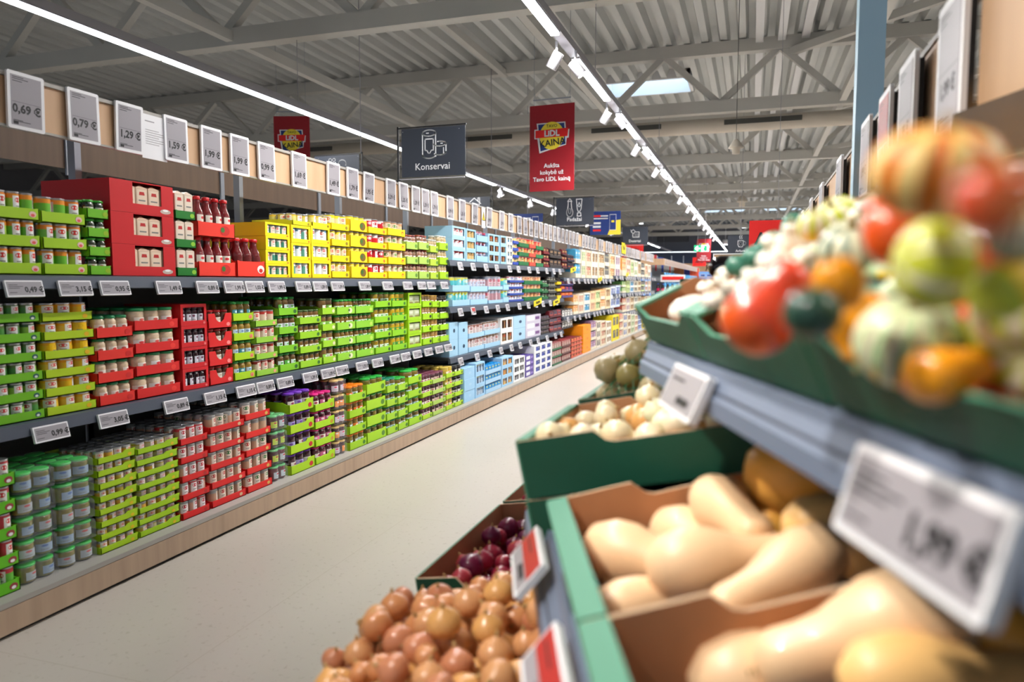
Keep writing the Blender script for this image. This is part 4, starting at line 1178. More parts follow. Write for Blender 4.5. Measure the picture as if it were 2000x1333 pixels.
fill(S4a, GX, 1.622, [1217, 1225, 1233, 1240, 1247, 1254, 1261, 1267, 1273], (503, 518), (1, 2), [6, 1, 3, 3, 2, 5, 1, 2])
fill(S4b, GX, 1.202, [1217, 1225, 1232, 1240, 1247, 1254, 1261, 1267, 1273], (549, 549), 2, [3, 3, 0, 5, 2, 5, 1, 1], [CRM, (200, 214, 150), (214, 220, 230), CRM])
fill(S4c, GX, .722, [1217, 1225, 1232, 1240, 1247, 1254, 1261, 1267, 1273], (581, 578), 2, [1, 4, 2, 5, 2, 2, 1, 6])
fill(S4d, GB, BZ, [1212, 1219, 1227, 1234, 1241, 1248, 1256, 1263, 1270, 1276], (613, 618), 3, [1, 7, 2, 3, 1, 7, 5, 4, 2], [CRM, CRM, CRM, (214, 216, 190), CRM, (210, 220, 240), (236, 210, 80), CRM, CRM])


# ------------------------------------------------------------------ place the goods
def merge(name, entries, label, cat):
    """the rest of a kind, past the 300 that show largest: one object"""
    V, F, MI, off = [], [], [], 0
    mats = []
    loops, starts, totals, smooth = [], [], [], []
    lo = 0
    for proto, M, _, _ in entries:
        for me in [proto[2]] + [c[1] for c in proto[3]]:
            nv = len(me.vertices)
            co = np.empty(nv * 3, dtype=np.float32)
            me.vertices.foreach_get('co', co)
            co = co.reshape(-1, 3)
            A = np.array(M, dtype=np.float32)
            V.append(co @ A[:3, :3].T + A[:3, 3])
            nl = len(me.loops)
            li = np.empty(nl, dtype=np.int32)
            me.loops.foreach_get('vertex_index', li)
            loops.append(li + off)
            npz = len(me.polygons)
            st = np.empty(npz, dtype=np.int32)
            me.polygons.foreach_get('loop_start', st)
            starts.append(st + lo)
            mi = np.empty(npz, dtype=np.int32)
            me.polygons.foreach_get('material_index', mi)
            remap = []
            for mt in me.materials:
                if mt not in mats:
                    mats.append(mt)
                remap.append(mats.index(mt))
            MI.append(np.array(remap, dtype=np.int32)[mi])
            sm_ = np.empty(npz, dtype=bool)
            me.polygons.foreach_get('use_smooth', sm_)
            smooth.append(sm_)
            off += nv
            lo += nl
    me = bpy.data.meshes.new(name)
    V = np.concatenate(V)
    L = np.concatenate(loops)
    S = np.concatenate(starts)
    me.vertices.add(len(V))
    me.vertices.foreach_set('co', V.ravel())
    me.loops.add(len(L))
    me.loops.foreach_set('vertex_index', L)
    me.polygons.add(len(S))
    me.polygons.foreach_set('loop_start', S)
    for mt in mats:
        me.materials.append(mt)
    me.polygons.foreach_set('material_index', np.concatenate(MI))
    me.polygons.foreach_set('use_smooth', np.concatenate(smooth))
    me.update(calc_edges=True)
    me.validate()
    o = put(name, me)
    tag(o, label, cat, kind='stuff')


REST = {'tin': ('small_food_tins', 'hundreds of smaller tins farther along the long shelving row'), 'jar': ('small_glass_jars', 'hundreds of smaller jars farther along the long shelving row'),
        'tray': ('small_display_trays', 'smaller display trays farther along the long shelving row'), 'carton': ('small_food_cartons', 'many small cartons in the windows of the cream boxes far along'),
        'pouch': ('small_food_pouches', 'many small pouches far along the shelving'), 'box': ('small_display_boxes', 'display boxes farthest along the shelving')}
for kind, ent in REG.items():
    def vis(e):
        p = RC.transposed() @ (e[1].translation - CAM)
        x = 1000 + F_PX * p.x / -p.z
        pen = 0 if x > -60 else 100
        # goods standing behind the front row show less
        back = max(0.0, (GX - .05) - e[1].translation.x) * 14
        return -p.z + pen + back
    ent = [e for e in ent if (RC.transposed() @ (e[1].translation - CAM)).x / -(RC.transposed() @ (e[1].translation - CAM)).z > -0.80]
    ent.sort(key=vis)
    for proto, M, label, group in ent[:300]:
        o = put(proto[0], proto[2], None, M)
        tag(o, label, proto[1], group)
        for nm, me in proto[3]:
            put(nm, me, o)
    if len(ent) > 300:
        merge(REST[kind][0], ent[300:], REST[kind][1], kind)
    print('KIND', kind, len(ent))

# ------------------------------------------------------------------ category signs standing on the header, banners under the roof
M_sign = mat('charcoal_sign_board', s2l(48, 54, 66), 0.5)
M_signw = mat('white_sign_print', s2l(226, 228, 232), 0.5)
M_banner = mat('red_banner_print', s2l(150, 12, 28), 0.5)
M_brightred = mat('bright_red_print', s2l(226, 26, 22), 0.5)
M_navy = mat('navy_print', s2l(20, 50, 120), 0.5)
M_yprint = mat('yellow_print', s2l(238, 216, 60), 0.5)


def circ(cx, cy, rx, ry, n=24, a0=0, a1=360):
    return [(cx + rx * math.cos(math.radians(a0 + (a1 - a0) * i / n)), cy + ry * math.sin(math.radians(a0 + (a1 - a0) * i / n))) for i in range(n + 1)]


def icon_cans(m, z):
    L = .011
    m.stroke(circ(-.03, .125, .062, .026), L, z, M_signw)
    m.stroke([(-.092, .125), (-.092, -.06)] + circ(-.03, -.06, .062, .03, 12, 180, 330), L, z, M_signw)
    m.stroke([(.032, .125), (.032, -.075)], L, z, M_signw)
    m.stroke([(-.068, .075), (-.068, -.02), (-.05, -.022), (-.038, -.045), (-.022, -.045), (-.01, -.022), (.01, -.02), (.01, .075), (-.068, .075)], L * .9, z, M_signw)
    m.stroke(circ(.07, .03, .058, .02, 18, -180, 110), L, z, M_signw)
    m.stroke([(.128, .03), (.128, -.04)] + circ(.07, -.04, .058, .026, 12, 0, -150), L, z, M_signw)
    m.stroke([(.105, -.005), (.105, -.06)], L * .8, z, M_signw)
    m.stroke([(-.055, .125), (-.035, .125)], L * .8, z, M_signw)
    m.stroke([(.08, .032), (.096, .032)], L * .8, z, M_signw)


def icon_sauce(m, z):
    L = .012
    m.stroke([(-.10, .13), (-.075, .16), (-.05, .13)], L, z, M_signw)
    m.stroke([(-.11, .12), (-.04, .12)], L, z, M_signw)
    m.stroke([(-.1, .12), (-.1, .07)] + circ(-.075, -.05, .05, .07, 20, 130, 410) + [(-.05, .07), (-.05, .12)], L, z, M_signw)
    m.stroke(circ(-.075, -.03, .02, .04), L * .8, z, M_signw)
    m.stroke([(.03, .15), (.12, .15), (.105, .0), (.085, -.04), (.06, -.04), (.045, 0), (.03, .15)], L, z, M_signw)
    m.stroke([(.05, -.06), (.1, -.06), (.105, -.11), (.045, -.11), (.05, -.06)], L, z, M_signw)
    m.stroke([(.075, .1), (.055, .05), (.075, .03), (.095, .05), (.075, .1)], L * .8, z, M_signw)


def icon_sweets(m, z):
    L = .012
    m.stroke([(-.09, .06), (-.04, .11), (.01, .06), (-.04, .01)], L, z, M_signw, closed=True)
    m.stroke([(-.1, .1), (-.085, .085)], L, z, M_signw)
    m.stroke([(-.05, .0), (-.05, -.07), (.1, -.07), (.1, .05), (.02, .05)], L, z, M_signw)
    for i in range(3):
        for j in range(2):
            m.stroke([(.0 + i * .035, -.04 + j * .04), (.01 + i * .035, -.04 + j * .04)], L, z, M_signw)


def icon_cup(m, z):
    L = .012
    m.stroke([(-.05, .03), (-.05, -.05), (-.03, -.09), (.03, -.09), (.05, -.05), (.05, .03)], L, z, M_signw, closed=True)
    m.stroke(circ(.065, -.02, .03, .035, 12, -100, 100), L, z, M_signw)
    for x in (-.02, .015):
        m.stroke([(x, .06), (x + .012, .08), (x - .006, .1), (x + .008, .13)], L * .8, z, M_signw)
    m.stroke(circ(0, -.03, .02, .03), L * .8, z, M_signw)


def icon_house(m, z):
    L = .012
    m.stroke([(-.12, .06), (0, .16), (.12, .06)], L, z, M_signw)
    m.stroke([(.07, .11), (.07, .16), (.1, .16), (.1, .08)], L, z, M_signw)
    m.stroke([(-.09, .06), (-.09, -.08), (.09, -.08), (.09, .06)], L, z, M_signw)


def icon_veg(m, z):
    L = .012
    for x in (-.09, -.04):
        m.stroke(circ(x, .12, .018, .018, 12), L * .8, z, M_signw)
    m.stroke([(-.12, .09), (-.12, -.05), (-.02, -.05), (-.02, .09)], L, z, M_signw)
    m.stroke(circ(.07, .07, .05, .045, 16, -20, 200), L, z, M_signw)


def flag_sign(px, z0, X, wd, ht, icon, word, label, mirror=False, Y=None):
    """board projecting from the header: charcoal frame on the header side, board hung in it"""
    Y = Y or y_at(px, X, z0)
    s = -1 if mirror else 1
    root = empty('category_sign', Matrix.Translation((X, Y, z0)))
    tag(root, label, 'sign')
    f = MB()
    f.box(0, -.008, 0, s * .016, .008, ht + .02, M_black)
    f.box(0, -.008, ht, s * (wd + .02), .008, ht + .012, M_black)
    f.box(0, -.008, -.0, s * wd, .008, .008, M_track)
    f.box(0, -.02, -.14, s * .03, .02, 0, M_black)
    f.build('sign_frame', root)
    b_ = MB().box(s * .045, -.006, .022, s * (wd + .012), .0, ht - .004, M_sign)
    cx = s * (.045 + wd) / 2
    sub = MB()
    icon(sub, .0015)
    k = ht / .44
    Mx = frame((cx, -.006, ht * .60), (1, 0, 0), (0, 0, 1), (0, -1, 0)) @ Matrix.Scale(k, 4)
    b_.add(sub.v, sub.f, M_signw, Mx)
    if word:
        b_.text(word, 0, -.185, .082, .002, M_signw, Mx, bold=.010)
    for e in (.09, .93):
        b_.add([(s * wd * e + .004 * math.cos(a), -.007, ht - .03 + .004 * math.sin(a)) for a in (0, 2, 4)], [(0, 1, 2)], M_signw)
    b_.build('sign_board', root)
    if mirror:
        MB().cyl((s * .02, 0, ht), (s * .02, 0, DZ - z0 + .02), .006, 6, M_track).build('rod', root)


ZS = 2.352
flag_sign(777, ZS + .04, HX - .065, .66, .46, icon_cans, 'Konservai', 'charcoal sign with a can icon and the word Konservai on the wooden header')
flag_sign(1081, ZS + .02, HX - .065, .66, .46, icon_sauce, 'Padažai', 'charcoal sign with sauce bottle icons and the word Padažai')
flag_sign(1212, ZS + .02, HX - .065, .66, .46, icon_sweets, 'Desertai', 'charcoal sign with a sweet wrapper icon farther down the header')
for (px, top, Yd, icn, lab) in ((708, 300, 8.0, icon_veg, 'charcoal sign half hidden behind the header, left of the canned goods sign'), (962, 384, 12.6, icon_house, 'charcoal sign with a house icon half hidden behind the header')):
    x, z = at_y(px, top, Yd)
    flag_sign(px, z - .46, x, .66, .46, icn, None, lab, mirror=True, Y=Yd)
# navy and yellow app poster sign
Yp = y_at(1156, HX, 2.4)
r_ = MB().box(0, -.006, 0, .62, 0, .46, M_navy)
Mx = face_my((0.31, -.006, .23))
r_.add([(.05, -.23, .001), (.31, -.23, .001), (.31, .06, .001), (.2, .05, .001), (.12, -.06, .001)], [(0, 1, 2, 3, 4)], M_yprint, Mx)
r_.box(.09, -.14, .001, .22, .17, .004, M_signw, Mx)
r_.box(.095, -.13, .004, .215, .16, .005, M_navy, Mx)
r_.stroke([(.14, .03), (.17, .03)], .04, .006, M_yprint, Mx)
r_.stroke([(-.25, .14), (-.1, .14)], .035, .002, M_brightred, Mx).stroke([(-.08, .14), (.05, .14)], .025, .002, M_signw, Mx).stroke([(-.25, .09), (.05, .09)], .02, .002, M_signw, Mx)
for i, mm in enumerate((M_signw, M_signw, M_brightred)):
    r_.stroke([(-.23, .0 - i * .07), (-.1, .0 - i * .07)], .04, .002, mm, Mx)
r_.box(-.02, -.01, -.14, .01, .01, .46, M_black)
o = put('app_poster', r_.mesh('app_poster'), None, Matrix.Translation((HX - .045, Yp, ZS + .05)))
tag(o, 'navy and yellow poster with a phone, between two charcoal signs on the header', 'poster')
o = put('app_poster', r_.mesh('app_poster'), None, Matrix.Translation((-3.95 - .62, 14.0, 2.36)))
tag(o, 'navy poster behind the header, mostly hidden under the sauce sign', 'poster')
MB().cyl((.3, 0, .46), (.3, 0, DZ - 2.36 + .12), .008, 6, M_track).build('rod', o)


def price_banner(x, Y, ztop, wd, ht, label, turn=0.0):
    root = empty('hanging_banner', Matrix.Translation((x, Y, ztop)) @ Matrix.Rotation(turn, 4, 'Z'))
    tag(root, label, 'banner', 'red price banners under the roof')
    p = MB().box(-wd / 2, 0, -ht, wd / 2, .006, 0, M_banner)
    Mx = face_my((0, 0, -ht * .36)) @ Matrix.Scale(wd / .6, 4)
    z = .002
    # emblem: blue tilted square with white rim, yellow disc, red band
    sq = [(-.17, -.145), (.19, -.105), (.155, .145), (-.19, .16)]
    p.add([(-.205 * 1.0, .165, z), (.18, .165, z), (.19, .06, z), (.235, .07, z), (.225, -.04, z), (.20, -.04, z), (.19, -.125, z), (.02, -.165, z), (-.165, -.215, z), (-.195, -.03, z), (-.235, -.03, z), (-.235, .09, z), (-.195, .09, z)],
          [tuple(reversed(range(13)))], M_signw, Mx)
    p.add([(-.185, .15, z + .001), (.165, .15, z + .001), (.185, -.115, z + .001), (-.15, -.19, z + .001)], [(3, 2, 1, 0)], M_navy, Mx)
    c_ = circ(0, 0, .165, .175, 28)[:-1]
    p.add([(a, b2, z + .002) for a, b2 in c_], [tuple(range(28))], M_yprint, Mx)
    p.add([(-.22, .075, z + .003), (-.22, -.02, z + .003), (.21, -.02, z + .003), (.222, .085, z + .003)], [(0, 1, 2, 3)], M_brightred, Mx)
    p.text('TAVO', 0, .105, .055, z + .003, M_ink, Mx, bold=.01)
    p.text('LiDL', 0, -.005, .105, z + .004, M_signw, Mx, bold=.04)
    p.text('KAINA', 0, -.125, .115, z + .004, M_ink, Mx @ Matrix.Rotation(.1, 4, 'Z'), bold=.02)
    for i, s in enumerate(('Aukšta', 'kokybė už', 'Tavo LIDL kainą')):
        p.text(s, 0, -.40 - .085 * i, .075, z, M_signw, Mx, bold=.018)
    p.build('banner_print', root)
    MB().box(-wd * .42, -.006, .06, wd * .42, .006, .075, M_post).build('hanging_rail', root)
    for sx in (-1, 1):
        h = MB().cyl((sx * wd * .4, 0, 0), (sx * wd * .4, 0, .16), .003, 5, M_post)
        h.bar((sx * wd * .4, 0, .16), (sx * wd * .34, 0, .07), .004, .004, M_post)
        h.cyl((sx * wd * .4, 0, .16), (sx * wd * .4, 0, max(.2, DZ + .01 - ztop)), .0025, 5, M_post)
        h.build('hanging_wire', root)


x, z = at_y(1078, 204, 9.2)
price_banner(x, 9.2, z, .60, 1.09, 'red banner with the round yellow Kaina emblem hanging over the aisle side of the cans', -.05)
x, z = at_y(569, 227, 9.9)
price_banner(x, 9.9, z, .56, 1.0, 'red banner with the round yellow emblem, partly hidden behind the header at the left', .3)
x, z = at_y(1375, 467, 33.0)
price_banner(x, 33.0, z, .60, 1.0, 'small far red banner behind the green exit sign')
# exit sign
x, z = at_y(1370, 485.5, 20.0)
M_exit = mat('lit_green_exit_panel', s2l(10, 140, 90), 0.4, emit=s2l(20, 170, 110), strength=.9)
M_exitw = mat('lit_white_exit_panel', (1, 1, 1), 0.4, emit=(.85, 1, .95), strength=1.1)
e = MB().box(-.19, 0, -.085, .0, .03, .085, M_exit).box(.0, 0, -.085, .19, .03, .085, M_exitw)
Mx = face_my((0, 0, 0))
e.stroke([(-.15, 0), (-.04, 0)], .03, .002, M_exitw, Mx).stroke([(-.1, .05), (-.15, 0), (-.1, -.05)], .03, .002, M_exitw, Mx)
e.box(.07, -.07, .001, .14, .07, .002, M_exit, Mx)
e.stroke([(.03, .03), (.07, .0), (.05, -.05)], .02, .002, M_exit, Mx)
o = put('exit_sign', e.mesh('exit_sign'), None, Matrix.Translation((x, 20.0, z)))
tag(o, 'green and white lit exit sign with an arrow hanging far down the aisle', 'exit sign')
MB().cyl((-.1, .015, .085), (-.1, .015, DZ - z + .02), .004, 5, M_track).build('rod', o)
MB().cyl((.1, .015, .085), (.1, .015, DZ - z + .02), .004, 5, M_track).build('rod', o)
# plain red signs
for (px, py, Yd, wd, ht, wrd, lab) in ((1366, 503, 36.0, .62, .42, 'Akcija', 'small red sign below the far banner'), (1519, 430, 9.0, .62, .45, 'Akcija', 'bright red sign behind the piled squash'),
                                       (1236, 474, 21.5, .62, .42, 'Akcija', 'red sign just below the sweets sign')):
    x, z = at_y(px, py, Yd)
    g = MB().box(-wd / 2, 0, -ht, wd / 2, .008, 0, M_brightred)
    g.text(wrd, 0, -ht * .62, .2 if Yd < 20 else .15, .002, M_ink, face_my((0, 0, 0)), bold=.03)
    o = put('promotion_sign', g.mesh('promotion_sign'), None, Matrix.Translation((x, Yd, z)))
    tag(o, lab, 'sign')
    MB().cyl((0, .004, 0), (0, .004, DZ - z + .02), .003, 5, M_track).build('wire', o)
Yd = 13.5
x, z = at_y(1447, 460, Yd)
g = MB().box(-.22, 0, -.36, .22, .01, 0, M_sign)
sub = MB()
icon_cup(sub, .002)
g.add(sub.v, sub.f, M_signw, face_my((0, 0, -.12)) @ Matrix.Scale(.9, 4))
g.text('Arbata', 0, -.29, .06, .002, M_signw, face_my((0, 0, 0)), bold=.01)
o = put('category_sign', g.mesh('category_sign'), None, Matrix.Translation((x, Yd, z)))
tag(o, 'charcoal sign with a steaming cup icon beside the bright red sign', 'sign')
MB().cyl((0, .005, 0), (0, .005, DZ - z + .02), .004, 5, M_track).build('rod', o)

# ------------------------------------------------------------------ far end of the hall
hb = MB().box(HX - .02, 27.0, 2.1, HX, 46, 2.33, M_wood2).box(-3.9, 26.98, 2.1, HX, 27.0, 2.33, M_wood2)
tag(hb.build('header_board'), 'far wooden header board beyond the cola display', 'header board')
for i in range(30):
    price_tag(face_px((HX + .013, 27.4 + i * .6, 2.21)), .2, .243, '', 'far', 'tiny price card on the far wooden header board', 'cards on the far header board')
fg = empty('far_shelving', Matrix.Translation((-3.5, 27, 0)))
tag(fg, 'far shelving row with bottled water beyond the cola display', 'shelving')
for nm, mb in (('base', MB().box(-.6, 0, 0, .6, 19, .15, M_wood)), ('shelf', MB().box(-.5, 0, .85, .5, 19, .88, M_slate)), ('shelf', MB().box(-.5, 0, 1.5, .5, 19, 1.53, M_slate)), ('back_panel', MB().box(-.01, 0, .15, .01, 19, 2.3, M_shelfin))):
    o = mb.build(nm, fg)
wp = MB()
for j in range(3):
    wp.lathe([(.045, 0), (.045, .2), (.02, .27), (.02, .3)], 8, cm((90, 170, 226), .2), Matrix.Translation((.05, .06 + j * .095, 0)))
wp.box(0, .01, .02, .1, .3, .12, cm((200, 230, 244), .3))
wpm = wp.mesh('water_pack')
k = 0
for z in (.152, .46, .882, 1.19, 1.532):
    for i in range(22):
        k += 1
        o = put('water_pack', wpm, None, Matrix.Translation((-3.0 - .1, 27.2 + i * .8, z)))
        tag(o, 'wrapped blue water bottles on the far shelving row', 'water pack', 'water packs on the far shelving')
# cola display at the end of the long row
cr = empty('cola_display', Matrix.Translation((-3.05, 24.45, 0)))
tag(cr, 'stacked cola display at the far end of the row with a red-white card', 'display stand')
MB().box(0, 0, 0, .8, .6, .75, cm((40, 70, 170), .5)).build('base', cr)
MB().box(0, 0, 1.08, .8, .6, 1.11, cm((30, 80, 190), .5)).build('tray', cr)
MB().box(.15, .28, 1.48, .95, .3, 1.72, M_signw).box(.2, .27, 1.55, .9, .28, 1.66, M_brightred).build('display_card', cr)
for lv, zz in enumerate((.752, 1.112)):
    for row in range(2):
        for i in range(5):
            if lv == 0 and row:
                continue
            bt = MB().lathe([(.04, 0), (.046, .02), (.046, .2), (.018, .28), (.018, .31)], 10, cm((30, 10, 20), .15))
            bt.lathe([(.047, .07), (.047, .16)], 10, cm((206, 30, 90), .4) if i < 2 else cm((130, 30, 120), .4), cap=False) if lv else bt.lathe([(.047, .07), (.047, .16)], 10, cm((30, 60, 190), .4), cap=False)
            bt.lathe([(.019, .29), (.019, .312), (0, .312)], 8, cm((60, 90, 220) if lv else (40, 60, 160), .4))
            o = put('cola_bottle', bt.mesh('cola_bottle'), None, Matrix.Translation((-3.05 + .09 + i * .155, 24.45 + .08 + row * .12, zz)))
            tag(o, '%s-labelled cola bottle in the far display' % (('pink' if i < 2 else 'purple') if lv else 'blue'), 'bottle', 'cola bottles in the far display, %s' % (('pink' if i < 2 else 'purple') if lv else 'blue'))
# chiller cabinets against the back wall
M_chill = mat('lit_chiller_interior', s2l(140, 180, 230), .4, emit=s2l(120, 170, 235), strength=.8)
ck = empty('chiller_cabinet', Matrix.Translation((-7.5, 50.5, 0)))
tag(ck, 'long chiller cabinet with blue-white light under a pale board at the back wall', 'chiller')
MB().box(0, 0, 0, 11, .9, .5, M_whitem).build('plinth', ck)
MB().box(0, .7, .5, 11, .9, 2.2, M_chill).build('lit_back', ck)
bd = MB().box(0, -.02, 2.2, 11, .9, 2.75, M_wood2)
bd.text('Jogurtai', 5.2, 2.35, .42, .022, M_ink, face_my((0, -.0, 0)), bold=.03)
bd.build('header_board', ck)
for i, zz in enumerate((.9, 1.35, 1.8)):
    MB().box(0, .05, zz, 11, .7, zz + .03, M_whitem).build('shelf', ck)
dp = MB().box(0, 0, 0, .3, .2, .22, cm((226, 232, 240), .4)).box(.02, -.002, .04, .28, 0, .18, cm((60, 110, 200), .4)).mesh('dairy_pack')
dp2 = MB().box(0, 0, 0, .3, .2, .18, cm((240, 240, 240), .4)).box(.02, -.002, .04, .28, 0, .12, cm((206, 60, 70), .4)).mesh('dairy_pack')
for i in range(26):
    for zz in (.505, .932, 1.382, 1.832):
        o = put('dairy_pack', rng.choice((dp, dp, dp2)), None, Matrix.Translation((-7.4 + i * .41, 50.6, zz)))
        tag(o, 'small block of dairy packs in the far chiller', 'dairy pack', 'dairy packs in the far chiller')
# scattered end-of-aisle cards beyond
for i, (px, py, Yd, cc) in enumerate(((1275, 498, 28, (206, 60, 70)), (1303, 510, 33, (210, 50, 50)), (1289, 503, 30, (50, 80, 170)), (1322, 514, 35, (170, 100, 60)), (1330, 516, 37, (180, 120, 70)), (1342, 519, 40, (40, 50, 130)), (1350, 520, 42, (230, 90, 60)), (1360, 524, 44, (230, 90, 60)))):
    x, z = at_y(px, py, Yd)
    o = put('aisle_card', MB().box(-.15, 0, -.6, .15, .01, 0, cm(cc, .5)).box(-.005, .01, -1.0, .005, .02, 0, M_post).mesh('aisle_card'), None, Matrix.Translation((x, Yd, z)))
    tag(o, 'small upright card above the far shelving, %s from the left' % ORD[i + 1], 'card', 'cards above the far shelving')
# slim posts standing along the far row
for i, (px, Yd) in enumerate(((1284, 29), (1312, 34), (1335, 39))):
    x, z = at_y(px, 500, Yd)
    o = MB().cyl((x, Yd, 0.0), (x, Yd, z), .02, 8, M_post).build('pole')
    tag(o, 'thin grey pole in the far shelving, %s from the left' % ORD[i + 1], 'pole')

# ------------------------------------------------------------------ the produce stand on the right
A2 = math.radians(19.8)
D2 = Vector((-math.sin(A2), math.cos(A2), 0))      # along the turned upper shelves
N2 = Vector((math.cos(A2), math.sin(A2), 0))       # towards their back
UP = Vector((0, 0, 1))


def PF(s, d, z):
    return D2 * s + N2 * d + UP * z


M_rail = mat('blue_grey_rail', s2l(112, 124, 146), 0.45, 0.1)
M_raild = mat('blue_grey_rail_groove', s2l(70, 76, 92), 0.5, 0.1)
M_tealtop = mat('light_green_card_edge', s2l(66, 136, 108), 0.55)
M_dgreen = mat('dark_green_crate_card', s2l(10, 84, 62), 0.55, noise=(7, .5, s2l(16, 74, 52)))
M_cardin = mat('brown_cardboard', s2l(196, 142, 102), 0.75, noise=(12, .5, s2l(184, 130, 92)))
M_cardedge = mat('pale_cardboard_edge', s2l(214, 184, 150), 0.8)
stand = empty('produce_stand', Matrix.Identity(4))
tag(stand, 'dark tiered produce stand with blue-grey rails that carries the vegetable crates', 'produce stand')
TILT_A, TILT_B = math.radians(26), math.radians(13)


def crate_frame(s, d, z, tilt):
    """origin at the far front corner; x towards the camera along the rail, y up the slope, z off the shelf"""
    Y = (N2 * math.cos(tilt) + UP * math.sin(tilt))
    X = -D2
    return frame(PF(s, d, z), X, Y, X.cross(Y))


def shelf_and_rail(s0, s1, d, z, tilt, depth, rh, lean):
    M = crate_frame(s1, d, z, tilt)
    L = s1 - s0
    MB().box(0, .005, -.03, L, depth, -.008, M_slate, M).build('tilted_shelf', stand)
    Mr = crate_frame(s1, d, z, 0)
    # sloping rail profile (across, height), run along the shelf
    pr = [(0, 0), (.012, .004), (.012, -.004), (.0, -rh), (-lean, -rh), (-lean * .95, -rh * .62), (-lean * .72, -rh * .52), (-lean * .66, -rh * .44), (-lean * .3, -rh * .2), (-.006, .002)]
    n_ = len(pr)
    v = [(0, a, b2) for a, b2 in pr] + [(L, a, b2) for a, b2 in pr]
    r = MB()
    r.add(v, [tuple(range(n_)), tuple(range(2 * n_ - 1, n_ - 1, -1))], M_rail, Mr)
    for i in range(n_):
        j = (i + 1) % n_
        r.add([v[i], v[j], v[n_ + j], v[n_ + i]], [(0, 3, 2, 1)], M_raild if i == 6 else M_rail, Mr)
    r = r.build('price_rail', stand)
    MB().box(-.012, -.0, -rh, 0, .3, .004, M_rail, Mr).build('rail_end_cap', r)


shelf_and_rail(.02, 1.50, .33, 1.325, TILT_A, .66, .062, .022)
shelf_and_rail(.36, 1.62, .112, .985, TILT_B, .62, .085, .038)
MB().box(0, .30, -.9, 1.5, .34, .0, M_slate, crate_frame(1.52, .36, 1.25, 0)).build('riser_panel', stand)
MB().box(0, .60, -1.2, 1.5, .64, .55, mat('dark_brown_panel', s2l(52, 48, 44), .7), crate_frame(1.52, .36, 1.25, 0)).build('back_panel', stand)
MB().box(-.74, .25, .0, .62, 3.9, .47, M_slate).box(-.76, .25, .40, -.74, 3.9, .52, M_rail).box(-.70, .25, 0, .6, 3.9, .02, M_black).build('base_plinth', stand)


def crate(M, L, D, H, label, grp=None, fl=.028, front=0.0, t=.006):
    """cardboard produce crate: x length L, y depth D, open on top; fl: width of the folded strip along the front"""
    root = empty('produce_crate', M)
    tag(root, label, 'crate', grp)
    b_ = MB()

    def wall(p, q, notch, out, th=t, tealtop=None, drop=0):
        """wall from p to q in the ground plane, its outline notched like the carton's hand-hold"""
        p, q = Vector((*p, 0)), Vector((*q, 0))
        d = q - p
        n = d.length
        d.normalize()
        Mx = frame(p, d, (0, 0, 1), d.cross(Vector((0, 0, 1))))
        pts = [(0, 0), (n, 0), (n, H)]
        if notch:
            a, e, dp_ = n * .24, n * .76, H * .22
            pts += [(e, H), (e - .02, H - dp_ * .8), (e - .035, H - dp_), (a + .035, H - dp_), (a + .02, H - dp_ * .8), (a, H)]
        elif drop:
            pts += [(n * .93, H), (n * .80, H - drop), (n * .20, H - drop), (n * .07, H)]
        pts += [(0, H)]
        m = len(pts)
        # inner face brown, outer face green, edges pale
        z0, z1 = (0, th)
        v = [(x, y, z0) for x, y in pts] + [(x, y, z1) for x, y in pts]
        b_.add(v, [tuple(range(m, 2 * m))], M_dgreen, Mx)
        b_.add(v, [tuple(reversed(range(m)))], M_cardin, Mx)
        b_.add(v, [(i, (i + 1) % m, m + (i + 1) % m, m + i) for i in range(m)], tealtop or M_cardedge, Mx)
    wall((0, 0), (L, 0), False, -1, tealtop=M_tealtop, drop=front)          # front
    wall((L, D), (0, D), False, 1)           # back
    wall((0, D), (0, 0), True, -1)           # far side
    wall((L, 0), (L, D), True, 1)            # near side
    b_.box(0, 0, 0, L, D, .005, M_cardin)
    b_.build('carton_body', root)
    if front:
        for xa, xb in ((0, L * .13), (L * .87, L)):
            MB().box(xa, -.003, H - .003, xb, D * .16, H + .003, M_tealtop).build('folded_corner', root)
    elif fl:
        f = MB().box(.0, -.004, H - .004, L, fl, H + .003, M_tealtop)
        f.box(0, fl - .005, .005, L, fl, H - .004, M_cardin)
        f.build('folded_front_rim', root)
        hh = MB().box(L * .42, -.0085, H * .42, L * .60, -.0062, H * .62, mat('dark_hand_hole', s2l(60, 36, 24), .8))
        hh.build('hand_hole', root)
    return root


def plane_hit(px, py, M, off):
    """where the line of sight of a photo pixel meets the crate plane lifted by off"""
    n = (M.to_3x3() @ Vector((0, 0, 1)))
    p0 = M.translation + n * off
    r = ray(px, py)
    return CAM + r * ((p0 - CAM).dot(n) / r.dot(n))


# --- vegetables
def veg_mat(name, c1, c2, scale=6.0, rough=.4, stretch=(1, 1, 1), coat=.15, amt=.5):
    return mat(name, s2l(*c1), rough, noise=(scale, amt, s2l(*c2), stretch), coat=coat)


def onion_mesh(c1, c2, nm):
    m = veg_mat(nm, c1, c2, 9, .32, (3, 3, .5), .3)
    b_ = MB().lathe([(.0, -.93), (.25, -.9), (.62, -.7), (.92, -.32), (1, .05), (.9, .42), (.62, .74), (.3, .95), (.16, 1.08)], 16, m)
    st = MB().lathe([(.17, 1.04), (.1, 1.22), (.06, 1.38), (.0, 1.42)], 8, mat('dry_onion_neck', s2l(186, 150, 96), .8))
    rt = MB().lathe([(.16, -.90), (.13, -.99), (0, -1.0)], 8, mat('onion_root', s2l(150, 126, 86), .9))
    return b_.mesh('onion_bulb'), st.mesh('dry_neck'), rt.mesh('root_tuft')


